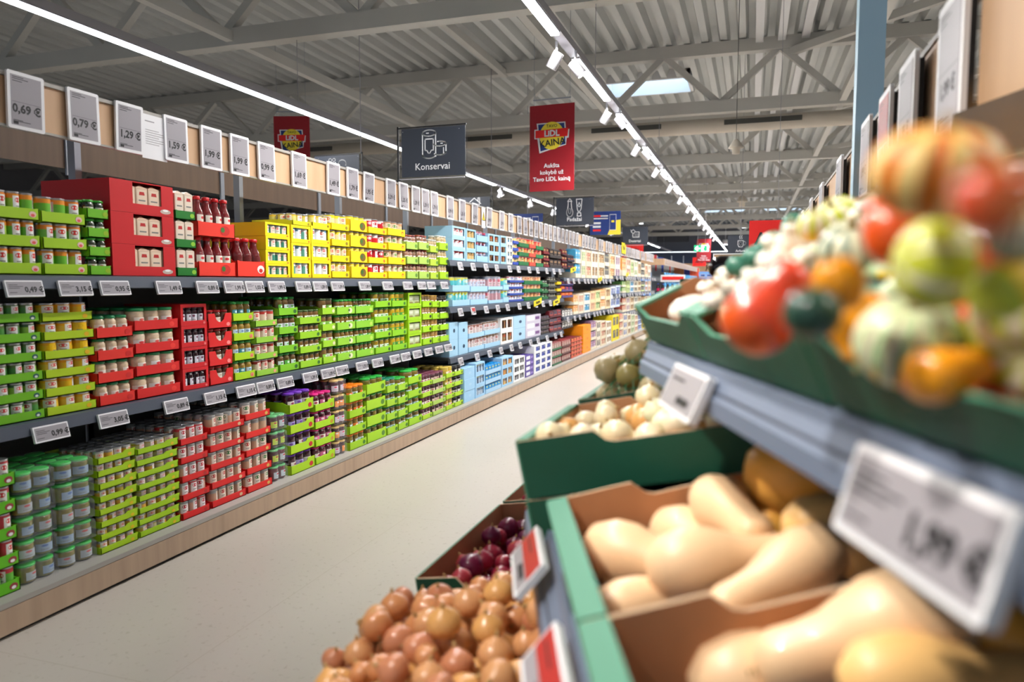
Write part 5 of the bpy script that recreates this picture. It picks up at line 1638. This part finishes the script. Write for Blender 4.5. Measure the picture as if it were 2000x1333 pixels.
def rnd_rot(r):
    return Matrix.Rotation(r.uniform(0, 6.28), 4, 'Z') @ Matrix.Rotation(r.uniform(-1.6, 1.6), 4, 'X') @ Matrix.Rotation(r.uniform(0, 6.28), 4, 'Z')


def pack(L, D, r0, n, seed, x0=0, y0=0, mound=0.0, jitter=.18):
    """settle n balls into a tray of inner size L x D: each drops into the lowest pocket found"""
    r = random.Random(seed)
    out = []
    for _ in range(n):
        rad = r0 * r.uniform(1 - jitter, 1 + jitter)
        best = None
        for _k in range(60):
            x, y = r.uniform(x0 + rad, x0 + L - rad), r.uniform(y0 + rad, y0 + D - rad)
            z = rad
            for (a, b2, c, q) in out:
                d2 = (a - x) ** 2 + (b2 - y) ** 2
                R = (rad + q) * .97
                if d2 < R * R:
                    z = max(z, c + math.sqrt(R * R - d2))
            ex = ((x - x0 - L / 2) / (L / 2)) ** 2 + ((y - y0 - D / 2) / (D / 2)) ** 2
            cost = z + mound * ex
            if best is None or cost < best[0]:
                best = (cost, x, y, z, rad)
        out.append(best[1:])
    return out


ONIONS = []


def onions(M, L, D, r0, n, seed, meshes, word, where, x0=.01, y0=.01, mound=0.0, z0=.006, name='onion', cat='onion', parts=('dry_neck', 'root_tuft')):
    r = random.Random(seed)
    balls = pack(L - .02, D - .02, r0, n, seed, x0, y0, mound)
    for i, (x, y, z, q) in enumerate(balls):
        cover = sum(1 for (a, b2, c, e) in balls if c > z + .5 * q and (a - x) ** 2 + (b2 - y) ** 2 < (1.25 * q) ** 2)
        me = r.choice(meshes)
        Mi = M @ Matrix.Translation((x, y, z + z0)) @ rnd_rot(r) @ Matrix.Diagonal((q * r.uniform(.95, 1.05), q, q * r.uniform(.88, 1.0), 1))
        if cover >= 3:      # buried under the others, nothing of it shows
            continue
        ONIONS.append(((name, cat, me[0], list(zip(parts, me[1:]))), Mi, '%s %s' % (word, where), '%s %s' % (word, where), cover))


YO = [onion_mesh((222, 160, 108), (200, 126, 78), 'onion_skin_a'), onion_mesh((228, 174, 120), (206, 138, 90), 'onion_skin_b'), onion_mesh((212, 144, 104), (192, 120, 88), 'onion_skin_c'), onion_mesh((232, 184, 112), (212, 142, 80), 'onion_skin_d')]
RO = [onion_mesh((176, 40, 62), (140, 24, 60), 'red_onion_skin_a'), onion_mesh((196, 70, 80), (160, 40, 60), 'red_onion_skin_b'), onion_mesh((90, 14, 66), (120, 24, 60), 'red_onion_skin_c')]
WO = [onion_mesh((240, 226, 190), (226, 206, 160), 'white_onion_skin_a'), onion_mesh((236, 214, 168), (240, 230, 206), 'white_onion_skin_b'), onion_mesh((226, 232, 196), (240, 226, 190), 'white_onion_skin_c')]

# base level: crates in line with the aisle, tipped a little towards it
TB = math.radians(9)


def base_frame(yfar, x=-.755, z=.565, tilt=TB):
    Y = Vector((math.cos(tilt), 0, math.sin(tilt)))
    X = Vector((0, -1, 0))
    return frame((x, yfar, z), X, Y, X.cross(Y))


Mb = base_frame(1.555, -.765, .522)
crate(Mb, .62, .40, .12, 'brown carton crate buried under the heap of yellow onions', fl=0)
onions(Mb, .62, .60, .029, 350, 3, YO, 'brown-skinned onion', 'in the loose heap at the bottom of the picture', mound=.05)
Mb = base_frame(.92, -.72, .50)
crate(Mb, .60, .40, .12, 'nearest base crate below the rail, full of yellow onions', fl=0)
onions(Mb, .60, .5, .029, 130, 5, YO, 'brown-skinned onion', 'in the nearest crate, half out of the picture', mound=.05)
Mb = base_frame(2.25)
crate(Mb, .64, .45, .15, 'green and brown crate of loose red onions beyond the yellow onion heap', fl=0)
onions(Mb, .64, .44, .031, 110, 8, RO, 'red onion', 'in the green and brown crate behind the yellow heap', mound=-.03)
Mb = base_frame(2.93)
crate(Mb, .64, .45, .15, 'farther crate of dark red onions, just seen past the green onion crates', fl=0)
onions(Mb, .64, .44, .031, 90, 9, [RO[2], RO[0]], 'dark red onion', 'in the farther red onion crate', mound=-.03)

# middle level: butternut crates, green crate stack with white onions
SB, DB, ZBm = 1.185, .10, .955
MB2 = crate_frame(1.185, .125, .965, TILT_B)
crate(MB2, .43, .58, .125, 'green-rimmed brown crate of pale butternut squash, the farther of two')
MB3 = crate_frame(.748, .125, .965, TILT_B)
crate(MB3, .392, .58, .125, 'green-rimmed brown crate of butternut squash, the nearest at the bottom right')
T12 = math.radians(12)
M1a = base_frame(1.72, -.372, .935, T12)
crate(M1a, .42, .62, .105, 'lower dark green crate under the white onion crate', fl=.02)
M1b = base_frame(1.72, -.392, 1.042, T12)
crate(M1b, .42, .62, .11, 'upper dark green crate filled with white onions', fl=.02)
onions(M1b, .42, .6, .028, 100, 12, WO + WO + [YO[3]], 'white onion', 'in the upper dark green crate', mound=.0)
onions(M1a, .40, .6, .032, 26, 17, [RO[2], WO[0]], 'dark onion', 'in the lower dark green crate')
M0b = base_frame(2.20, -.385, 1.045, T12)
crate(M0b, .40, .6, .11, 'dark green crate of netted onions beyond the white onions', fl=.02)
NO_ = [onion_mesh((176, 160, 100), (150, 140, 84), 'netted_onion_skin_a'), onion_mesh((190, 170, 120), (206, 190, 150), 'netted_onion_skin_b')]
onions(M0b, .40, .54, .034, 84, 14, NO_, 'olive-brown onion', 'under the green net', mound=.09)
# the green net thrown over them
net = bpy.data.meshes.new('green_net')
nb = MB()
gm = mat('green_net_plastic', s2l(20, 130, 80), .4)
nv = 26
pt = lambda i, j: (.01 + .38 * i / nv,   .01 + .53 * j / nv, .075 + .17 * (1 - (2 * i / nv - 1) ** 2) * (1 - (2 * j / nv - 1) ** 2) ** .8 + .006 * math.sin(i * 1.7 + j))
for i in range(nv + 1):
    for j in range(nv):
        nb.bar(pt(i, j), pt(i, j + 1), .0016, .0016, gm)
        nb.bar(pt(j, i), pt(j + 1, i), .0016, .0016, gm)
o = put('onion_net', nb.mesh('onion_net'), None, M0b)
tag(o, 'green plastic net drawn over the olive-brown onions', 'net')


ONIONS.sort(key=lambda e: -(RC.transposed() @ (e[1].translation - CAM)).z + .5 * e[4])
for proto, M, label, group, _c in ONIONS[:295]:
    o = put(proto[0], proto[2], None, M)
    tag(o, label, proto[1], group)
    for nm, me in proto[3]:
        put(nm, me, o)
print('ONIONS', len(ONIONS))
if len(ONIONS) > 295:
    merge('farther_onions', [e[:4] for e in ONIONS[295:]], 'the rest of the onions, farther or lower in their crates', 'onion')


def butternut(r, L, pale):
    m = veg_mat(('pale_butternut_skin', 'butternut_skin', 'ripe_butternut_skin')[pale], ((238, 198, 152), (236, 186, 116), (236, 168, 66))[pale], ((242, 208, 168), (240, 196, 130), (240, 180, 84))[pale], 3, .42, (1, 1, .4), .1)
    pr = [(0, -.5 * L), (.35, -.49 * L), (.8, -.40 * L), (1, -.24 * L), (.98, -.10 * L), (.80, .04 * L), (.66, .14 * L), (.62, .26 * L), (.64, .38 * L), (.56, .46 * L), (.3, .5 * L), (.0, .505 * L)]
    b_ = MB().lathe([(a * r, z) for a, z in pr], 24, m)
    st = MB().lathe([(.16 * r, .50 * L), (.13 * r, .52 * L), (.19 * r, .545 * L), (0, .55 * L)], 7, mat('squash_stalk', s2l(150, 120, 70), .8))
    return b_, st


BN = {}
k = 0
for (M, off, px, py, rp, qx, qy, pale, where) in (
        (MB2, .05, 1205, 1082, 66, 1300, 1105, 0, 'lying at the front left of the farther butternut crate'),
        (MB2, .08, 1345, 1105, 74, 1500, 1092, 0, 'largest, lying across the farther butternut crate'),
        (MB2, .04, 1330, 1045, 58, 1420, 1075, 0, 'just behind the largest one in the farther crate'),
        (MB2, .09, 1405, 985, 58, 1520, 1085, 0, 'pointing its neck down at the viewer'),
        (MB2, .04, 1225, 1190, 58, 1330, 1170, 0, 'half under the near wall of the farther crate'),
        (MB2, .09, 1575, 1095, 66, 1440, 1175, 0, 'leaning over the near wall of the farther crate'),
        (MB2, .12, 1550, 930, 84, 1660, 950, 2, 'ripe orange, against the back of the farther crate'),
        (MB2, .05, 1500, 1025, 58, 1400, 935, 2, 'orange one in shade behind the pale ones'),
        (MB2, .10, 1612, 1030, 66, 1740, 1040, 1, 'golden, right of the pale ones in the farther crate'),
        (MB2, .03, 1445, 940, 46, 1520, 925, 1, 'small, at the back wall of the farther crate'),
        (MB2, .08, 1690, 1075, 60, 1780, 1060, 1, 'golden, beside the nearest price label'),
        (MB3, .09, 1780, 1215, 108, 1610, 1270, 0, 'largest in the nearest crate'),
        (MB3, .08, 1860, 1200, 95, 1990, 1260, 2, 'golden, at the right edge of the nearest crate'),
        (MB3, .03, 1450, 1330, 92, 1600, 1300, 0, 'cut by the lower edge of the picture'),
        (MB3, .08, 1760, 1330, 90, 1920, 1330, 1, 'golden, along the lower edge of the picture'),
        (MB3, .03, 1640, 1340, 70, 1500, 1390, 0, 'low in the nearest crate'),
        (MB3, .02, 1950, 1180, 70, 1900, 1100, 1, 'at the far right of the nearest crate')):
    k += 1
    p, q = plane_hit(px, py, M, off), plane_hit(qx, qy, M, off * .8)
    zc = -(RC.transposed() @ (p - CAM)).z
    r = rp * zc / F_PX
    d = (q - p).normalized()
    L = max(4.0 * r, .19)
    b_, st = butternut(r, L, pale)
    o = put('butternut_squash', b_.mesh('butternut_body'), None, Matrix.Translation(p + d * L * .22) @ d.to_track_quat('Z', 'Y').to_matrix().to_4x4())
    tag(o, '%s butternut squash, %s' % (('pale', 'golden', 'ripe')[pale], where), 'squash', 'butternut squashes')
    put('stalk', st.mesh('stalk'), o)

# --- top level crates of gourds
MA1 = crate_frame(1.50, .335, 1.334, TILT_A)
crate(MA1, .395, .56, .078, 'green crate of white squash at the end of the top shelf', fl=0, front=.022)
MA2 = crate_frame(1.095, .335, 1.334, TILT_A)
crate(MA2, .40, .56, .078, 'dark green crate of mixed gourds in the middle of the top shelf', fl=0, front=.028)
MA3 = crate_frame(.685, .335, 1.334, TILT_A)
crate(MA3, .40, .56, .078, 'nearest dark green crate of mixed gourds on the top shelf', fl=0, front=.028)
MA0 = crate_frame(1.95, .56, 1.36, TILT_A)
crate(MA0, .42, .56, .08, 'farther green crate with dark cabbages, behind the white squash', fl=.03)


def gourd(kind, rib, depth, squash, mats, colfun, seg=48, prof=None, bend=0.0, warts=0.0, seed=1):
    """round gourd: rib count and depth, squash = height / radius; colfun(azimuth 0..1, height -1..1) -> material index"""
    r = random.Random(seed)
    n = 22
    V, F, MI = [], [], []
    for j in range(n + 1):
        t = math.pi * j / n
        if prof:
            rr, z = prof(j / n)
        else:
            rr, z = math.sin(t), -math.cos(t) * squash
            if rib:     # dimples at both ends
                z *= 1 - .22 * math.exp(-(math.sin(t) / .35) ** 2)
        for i in range(seg):
            a = 2 * math.pi * i / seg
            q = rr * (1 - depth * (abs(math.sin(rib * a / 2)) < .30) * (1 - abs(math.sin(rib * a / 2)) / .30)) if rib else rr
            q *= 1 + warts * (r.random() - .4) * (r.random() < .35)
            bx = bend * ((z / max(squash, .01)) ** 2 - .4)
            V.append((q * math.cos(a) + bx, q * math.sin(a), z))
    for j in range(n):
        for i in range(seg):
            F.append((j * seg + i, j * seg + (i + 1) % seg, (j + 1) * seg + (i + 1) % seg, (j + 1) * seg + i))
            MI.append(colfun((i + .5) / seg, -1 + 2 * (j + .5) / n))
    b_ = MB()
    for mt in mats:
        b_.slot(mt)
    b_.v, b_.f, b_.m, b_.sm = V, F, MI, [True] * len(F)
    return b_.mesh(kind)


def pear(neck=.42, L=1.7):
    def f(t):
        z = -L / 2 + L * t
        body = math.sqrt(max(0, 1 - ((t - .32) / .32) ** 2)) if t < .32 else None
        if t < .32:
            return body, z
        u = (t - .32) / .68
        w_ = neck + (1 - neck) * (0.5 + 0.5 * math.cos(min(1, u * 1.25) * math.pi))
        if u > .82:
            w_ *= math.sqrt(max(0, 1 - ((u - .82) / .18) ** 2))
        return w_, z
    return f


VM = {
    'orange': veg_mat('orange_red_squash_skin', (234, 84, 44), (222, 62, 40), 5, .3, coat=.35),
    'deep': veg_mat('deep_orange_squash_skin', (236, 100, 30), (224, 76, 30), 5, .3, coat=.3),
    'amber': veg_mat('amber_gourd_skin', (246, 166, 20), (240, 150, 10), 6, .35, coat=.3),
    'gold': veg_mat('pale_gold_gourd_skin', (248, 206, 120), (246, 190, 90), 6, .4, coat=.2),
    'palegold': veg_mat('pale_pumpkin_rib', (250, 222, 150), (248, 206, 110), 6, .45, coat=.1),
    'amber2': veg_mat('orange_pumpkin_groove', (238, 134, 14), (230, 116, 10), 6, .45, coat=.1),
    'dgreen': veg_mat('dark_green_gourd_skin', (24, 62, 52), (44, 84, 66), 7, .35, coat=.3),
    'sage': veg_mat('sage_gourd_skin', (146, 160, 140), (190, 196, 172), 5, .4, coat=.2),
    'cream': veg_mat('cream_gourd_skin', (232, 228, 200), (222, 214, 176), 5, .4, coat=.2),
    'white': veg_mat('white_squash_skin', (240, 234, 222), (228, 220, 200), 5, .4, coat=.2),
    'lime': veg_mat('yellow_green_gourd_skin', (206, 206, 50), (170, 186, 50), 5, .4, coat=.2),
    'yellow': veg_mat('yellow_gourd_skin', (240, 206, 30), (236, 180, 20), 5, .4, coat=.2),
    'mint': veg_mat('mint_gourd_skin', (166, 196, 140), (196, 214, 166), 5, .4, coat=.2),
}
MS_STALK = mat('gourd_stalk', s2l(160, 140, 90), .8)
stripe = lambda n, a, b_: (lambda az, h: a if (az * n) % 1 < .5 else b_)
GM = {
    'pumpkin': gourd('gourd', 9, .22, .78, [VM['palegold'], VM['amber2'], VM['deep']], lambda az, h: 1 if (az * 9) % 1 < .2 or (az * 9) % 1 > .8 else (2 if (az * 9) % 1 < .26 and h > .5 else 0), seg=72),
    'kuri': gourd('gourd', 0, 0, 1, [VM['orange']], lambda az, h: 0, prof=pear(.5, 2.5)),
    'kuri2': gourd('gourd', 0, 0, 1, [VM['orange'], VM['deep']], lambda az, h: 1 if h < -.3 else 0, prof=pear(.62, 2.9)),
    'dark': gourd('gourd', 8, .1, .95, [VM['dgreen']], lambda az, h: 0, warts=.10, seed=4),
    'sage': gourd('gourd', 9, .07, .8, [VM['sage'], VM['cream'], VM['dgreen']], lambda az, h: 1 if (az * 9) % 1 < .3 else (2 if (az * 9) % 1 > .86 else 0)),
    'pearo': gourd('gourd', 0, 0, 1, [VM['lime'], VM['deep'], VM['cream']], lambda az, h: 1 if h > .05 else (2 if (az * 7) % 1 < .2 else 0), prof=pear(.66, 2.3)),
    'stripe': gourd('gourd', 12, .09, .9, [VM['mint'], VM['dgreen'], VM['yellow'], VM['cream']],
                    lambda az, h: (1 if -.35 < h < .25 and (az * 12) % 1 < .35 else 2 if h < -.2 and (az * 12) % 1 < .6 else 3 if (az * 12) % 1 > .75 else 0), warts=.03),
    'ambers': gourd('gourd', 6, .2, 1.2, [VM['amber']], lambda az, h: 0, prof=None, warts=.03),
    'amberp': gourd('gourd', 0, 0, 1, [VM['amber'], VM['deep']], lambda az, h: 1 if h < -.6 else 0, prof=pear(.4, 2.6), bend=.3),
    'limec': gourd('gourd', 7, .08, 1.0, [VM['cream'], VM['lime']], lambda az, h: 1 if (az * 7) % 1 < .4 else 0),
    'limel': gourd('gourd', 0, 0, 1, [VM['yellow'], VM['lime']], lambda az, h: 1 if h < 0 else 0, prof=pear(.5, 3.2), bend=.4),
    'amberl': gourd('gourd', 0, 0, 1, [VM['amber'], VM['deep']], lambda az, h: 1 if h < -.85 else 0, prof=pear(.6, 3.6), bend=.5),
    'white': gourd('gourd', 10, .12, .6, [VM['white']], lambda az, h: 0),
    'whitep': gourd('gourd', 0, 0, 1, [VM['white']], lambda az, h: 0, prof=pear(.5, 2.2)),
    'cabb': gourd('cabbage', 5, .12, .85, [veg_mat('dark_cabbage_leaf', (26, 84, 70), (70, 140, 116), 9, .5, coat=.2)], lambda az, h: 0, warts=.08, seed=3),
}
stk = MB().lathe([(.17, 0), (.1, .12), (.09, .28), (.13, .36), (0, .38)], 8, MS_STALK).mesh('gourd_stalk')
TOPZ = {'pumpkin': .5, 'sage': .6, 'dark': .72, 'stripe': .68, 'white': .42, 'limec': .76, 'ambers': .95, 'cabb': .7}
GL = [
    (MA3, .20, 1828, 338, 112, 'pumpkin', (0, .35), 'big ribbed pumpkin striped gold and amber on top of the pile'),
    (MA3, .13, 1755, 412, 52, 'kuri', (95, 30), 'smaller orange-red squash with its neck to the left, below the ribbed pumpkin'),
    (MA3, .16, 1790, 440, 64, 'kuri2', (-62, 20), 'long orange-red squash reaching to the upper right edge'),
    (MA3, .20, 1960, 385, 66, 'kuri', (-70, 10), 'orange-red squash at the right edge'),
    (MA2, .125, 1500, 600, 64, 'kuri2', (-34, 20), 'tall orange-red pear-shaped squash at the front left of the gourds'),
    (MA2, .11, 1668, 484, 62, 'sage', (20, .5), 'sage green striped gourd behind the red squash'),
    (MA2, .07, 1722, 540, 38, 'sage', (-30, .3), 'small grey-green gourd in the middle of the pile'),
    (MA2, .14, 1586, 612, 50, 'dark', (10, .2), 'dark green knobbly gourd beside the red squash'),
    (MA2, .145, 1640, 556, 44, 'ambers', (20, .1), 'upright amber ribbed gourd'),
    (MA2, .10, 1690, 620, 34, 'amberp', (150, .4), 'small amber gourd with a bent neck'),
    (MA2, .09, 1660, 650, 44, 'amberp', (170, .3), 'amber gourd standing on its neck'),
    (MA2, .12, 1640, 432, 44, 'limec', (40, .4), 'cream and lime gourd near the back of the crate'),
    (MA3, .14, 1858, 520, 84, 'pearo', (-95, .1), 'half green, half orange gourd lying across the pile'),
    (MA3, .075, 1775, 670, 92, 'stripe', (5, .4), 'round mint gourd with green and yellow stripes at the front'),
    (MA3, .13, 1985, 560, 52, 'limel', (-60, .5), 'long yellow-green gourd at the right edge'),
    (MA3, .06, 1855, 728, 50, 'amberl', (-70, .5), 'long curved amber gourd along the front'),
    (MA3, .05, 1915, 640, 50, 'kuri', (60, .2), 'orange squash in the shade behind the curved amber gourd'),
    (MA3, .15, 1985, 470, 50, 'sage', (0, .4), 'grey-green gourd at the right edge'),
    (MA3, .02, 1940, 800, 40, 'kuri', (20, .2), 'orange squash low at the right edge'),
    (MA3, .24, 2010, 320, 60, 'ambers', (10, .2), 'amber gourd behind the top right squash'),
    (MA2, .03, 1625, 700, 26, 'limec', (40, .4), 'small yellow-green gourd at the front wall'),
    (MA2, .035, 1560, 690, 24, 'limel', (80, .3), 'small pale gourd in the front corner'),
    (MA2, .04, 1580, 500, 40, 'deep', (0, 0), ''),
    (MA2, .05, 1700, 600, 50, 'dark', (0, 0), 'dark green gourd underneath the amber ones'),
    (MA3, .03, 1850, 600, 70, 'amberp', (50, 0), 'amber gourd underneath the striped one'),
    (MA3, .03, 1760, 580, 60, 'kuri', (50, 0), 'orange squash underneath the green and orange gourd'),
    (MA2, .05, 1610, 555, 44, 'stripe', (50, 0), 'striped gourd underneath the sage one'),
    (MA1, .115, 1395, 585, 24, 'white', (20, .3), 'white flattened squash at the front corner of the end crate'),
    (MA1, .115, 1432, 572, 26, 'whitep', (60, .3), 'white pear-shaped squash, second from the front corner'),
    (MA1, .115, 1474, 548, 27, 'white', (-40, .3), 'white ribbed squash in the middle of the end crate'),
    (MA1, .13, 1506, 505, 27, 'white', (30, .4), 'white ribbed squash, upper middle of the end crate'),
    (MA1, .13, 1545, 470, 30, 'whitep', (10, .4), 'tall white squash at the back of the end crate'),
    (MA1, .12, 1510, 470, 22, 'white', (10, .4), 'small white squash at the back left of the end crate'),
    (MA1, .14, 1590, 442, 30, 'limec', (10, .4), 'cream and green gourd at the back of the end crate'),
    (MA1, .10, 1470, 600, 30, 'white', (10, .4), 'white squash beside the tall red squash'),
    (MA1, .10, 1530, 560, 34, 'white', (50, .4), 'white squash half behind the tall red squash'),
    (MA1, .12, 1560, 515, 34, 'white', (50, .4), 'white squash right of the middle of the end crate'),
    (MA0, .13, 1380, 560, 18, 'white', (20, .3), 'white squash in the farther cabbage crate'),
    (MA0, .14, 1410, 540, 18, 'white', (70, .3), 'second white squash in the farther cabbage crate'),
    (MA0, .15, 1445, 520, 24, 'cabb', (0, .2), 'dark green cabbage, lowest of the far heap'),
    (MA0, .15, 1478, 502, 26, 'cabb', (30, .3), 'dark green cabbage in the middle of the far heap'),
    (MA0, .16, 1508, 480, 28, 'cabb', (60, .2), 'dark green cabbage near the top of the far heap'),
    (MA0, .17, 1550, 445, 26, 'cabb', (90, .2), 'dark green cabbage at the top of the far heap'),
]
for (M, off, px, py, rp, kind, (ang, lean), lab) in GL:
    if kind == 'deep':
        continue
    p = plane_hit(px, py, M, off)
    zc = -(RC.transposed() @ (p - CAM)).z
    r = 1.1 * rp * zc / F_PX
    # axis: turned by ang degrees away from upright in the plane that faces the shopper, leaning by lean towards him
    a = math.radians(ang)
    nrm = Vector((-math.sin(.3), math.cos(.3), 0))
    right = Vector((math.cos(.3), math.sin(.3), 0))
    ax = (UP * math.cos(a) - right * math.sin(a) - nrm * (lean if lean < 5 else .2)).normalized()
    o = put('cabbage' if kind == 'cabb' else 'gourd', GM[kind], None, Matrix.Translation(p) @ ax.to_track_quat('Z', 'Y').to_matrix().to_4x4() @ Matrix.Diagonal((r, r, r, 1)))
    tag(o, lab, 'cabbage' if kind == 'cabb' else 'gourd', 'gourds on the top shelf' if kind != 'cabb' else 'far cabbages')
    if kind != 'cabb':
        tz = TOPZ.get(kind) or {'kuri': 1.2, 'kuri2': 1.4, 'pearo': 1.1, 'amberp': 1.25, 'limel': 1.55, 'amberl': 1.75, 'whitep': 1.05}[kind]
        bend = {'amberp': .3, 'limel': .4, 'amberl': .5}.get(kind, 0)
        put('stalk', stk, o, Matrix.Translation((bend * (tz * tz - .4) if bend else 0, 0, tz)))
# the ones below the visible layer
for M, n_, kinds in ((MA2, 11, ('dark', 'sage', 'ambers', 'limec', 'stripe')), (MA3, 11, ('sage', 'ambers', 'limec', 'stripe', 'dark')), (MA1, 12, ('white',)), (MA0, 8, ('cabb',))):
    for (x, y, z, q) in pack(.37, .52, .052 if n_ < 12 and kinds[0] != 'cabb' else .04, n_, 31 + n_, .012, .012, 0):
        kd = rng.choice(kinds)
        o = put('cabbage' if kd == 'cabb' else 'gourd', GM[kd], None, M @ Matrix.Translation((x, y, z)) @ rnd_rot(rng) @ Matrix.Diagonal((q, q, q, 1)))
        wd_ = {'dark': 'dark green', 'sage': 'sage striped', 'ambers': 'amber', 'limec': 'cream and lime', 'stripe': 'mint striped', 'white': 'white ribbed', 'cabb': 'dark'}[kd]
        lb_ = '%s %s in the lower layer of its crate, under the others' % (wd_, 'cabbage' if kd == 'cabb' else 'gourd')
        tag(o, lb_, 'cabbage' if kd == 'cabb' else 'gourd', lb_)
x, z = at_y(1412, 521, 2.45)
o = put('aubergine', MB().lathe([(0, -1.2), (.6, -1.0), (.95, -.4), (.9, .2), (.6, .8), (.4, 1.1), (0, 1.2)], 18, mat('dark_aubergine_skin', s2l(30, 10, 24), .12, coat=.8)).mesh('aubergine'), None,
        Matrix.Translation((x, 2.45, z)) @ Matrix.Rotation(1.1, 4, 'Y') @ Matrix.Diagonal((.04, .04, .04, 1)))
tag(o, 'glossy dark aubergine on the crest of the far crates', 'aubergine')
crate(frame((x - .12, 2.85, z - .14), (0, -1, 0), (1, 0, 0), (0, 0, 1)), .5, .5, .10, 'farthest green crate, holding the dark aubergine', fl=0)
MB().box(x - .14, 2.3, 0, x + .40, 2.9, z - .145, M_slate).build('rear_plinth', stand)
# beige board behind it
Yd = 7.5
x, z = at_y(1395, 498, Yd)
x1, z1 = at_y(1470, 498, Yd)
o = MB().box(x, Yd, z - .34, x1, Yd + .02, z, M_wood2).box(x - .012, Yd - .004, z - .35, x, Yd + .024, z + .012, M_white).box(x, Yd - .004, z, x1, Yd + .024, z + .012, M_white).build('end_board')
tag(o, 'beige board with a white edge beyond the dark aubergine', 'board')
MB().cyl(((x + x1) / 2, Yd + .01, 0), ((x + x1) / 2, Yd + .01, z - .34), .02, 8, M_post).build('post', o)

# --- rails' price labels, the header with its cards, the post
for i, (s, d, z, lab, red, tl) in enumerate(((1.10, .302, 1.280, 'white price label on the upper rail, below the tall red squash', False, 24), (.495, .306, 1.280, 'large blurred white price label at the near end of the upper rail', False, 16),
                                              (1.22, .068, .968, 'white-framed price label with a red field beside the red onions', True, 40), (.84, .070, .968, 'white-framed price label with a red field at the bottom edge', True, 40))):
    M = frame(PF(s, d, z), -D2, UP, (-D2).cross(UP)) @ Matrix.Rotation(math.radians(-tl), 4, 'X')
    price_tag(M, .185, .074, ('', '1,99 €', '', '')[i], ('shelf' if i == 1 else 'far'), lab, 'labels on the produce rails', red)
HXR = .45
hb = MB().box(HXR, 1.95, 1.80, HXR + .02, 8.5, 2.09, M_wood2).box(HXR - .006, 1.95, 2.09, HXR + .03, 8.5, 2.105, M_ledge)
tag(hb.build('header_board'), 'wooden header board behind the produce price cards at the right', 'header board')
for k, (y, red) in enumerate(((1.80, False), (2.30, False), (2.68, True), (3.12, False), (4.05, False), (5.1, False), (6.0, False), (7.0, False))):
    M = frame((HXR - .028, y + .115, 1.94), (0, -1, 0), UP, (-1, 0, 0))
    o = price_tag(M, .23, .31, '1,99 €', 'card', 'tall price card on the produce header%s, %s from the near end' % (' with a red field' if red else '', ORD[k + 1]), 'price cards on the produce header', red)
    c = MB().box(-.10, -.13, -.016, .10, .13, -.001, M_black).mesh('card_clip')
    put('card_clip', c, o)
o = MB().box(.40, 3.46, 0, .505, 3.55, 4.3, mat('pale_blue_metal_post', s2l(190, 226, 248), .4, .0))
o = o.build('metal_post')
tag(o, 'tall pale blue metal post rising behind the produce crates', 'post')
P1, P2 = Vector((.442, 1.80, 0)), Vector((.60, 1.10, 0))
dd = (P2 - P1).normalized()
nn = Vector((-dd.y, dd.x, 0))
Mx = frame((P1.x, P1.y, 0), dd, UP, dd.cross(UP))
hb = MB().box(0, 1.768, 0, .75, 2.25, -.02, M_wood2, Mx).box(0, 1.76, .003, .75, 1.768, -.022, M_ledge, Mx)
tag(hb.build('header_board'), 'wooden board at the upper right corner, turned from the card row', 'header board')
o = MB().box(1.35, .2, 0, 1.40, 9, 2.2, mat('dark_taupe_panel', s2l(96, 88, 78), .7)).build('back_partition')
tag(o, 'dark taupe partition behind the produce stand', 'partition')
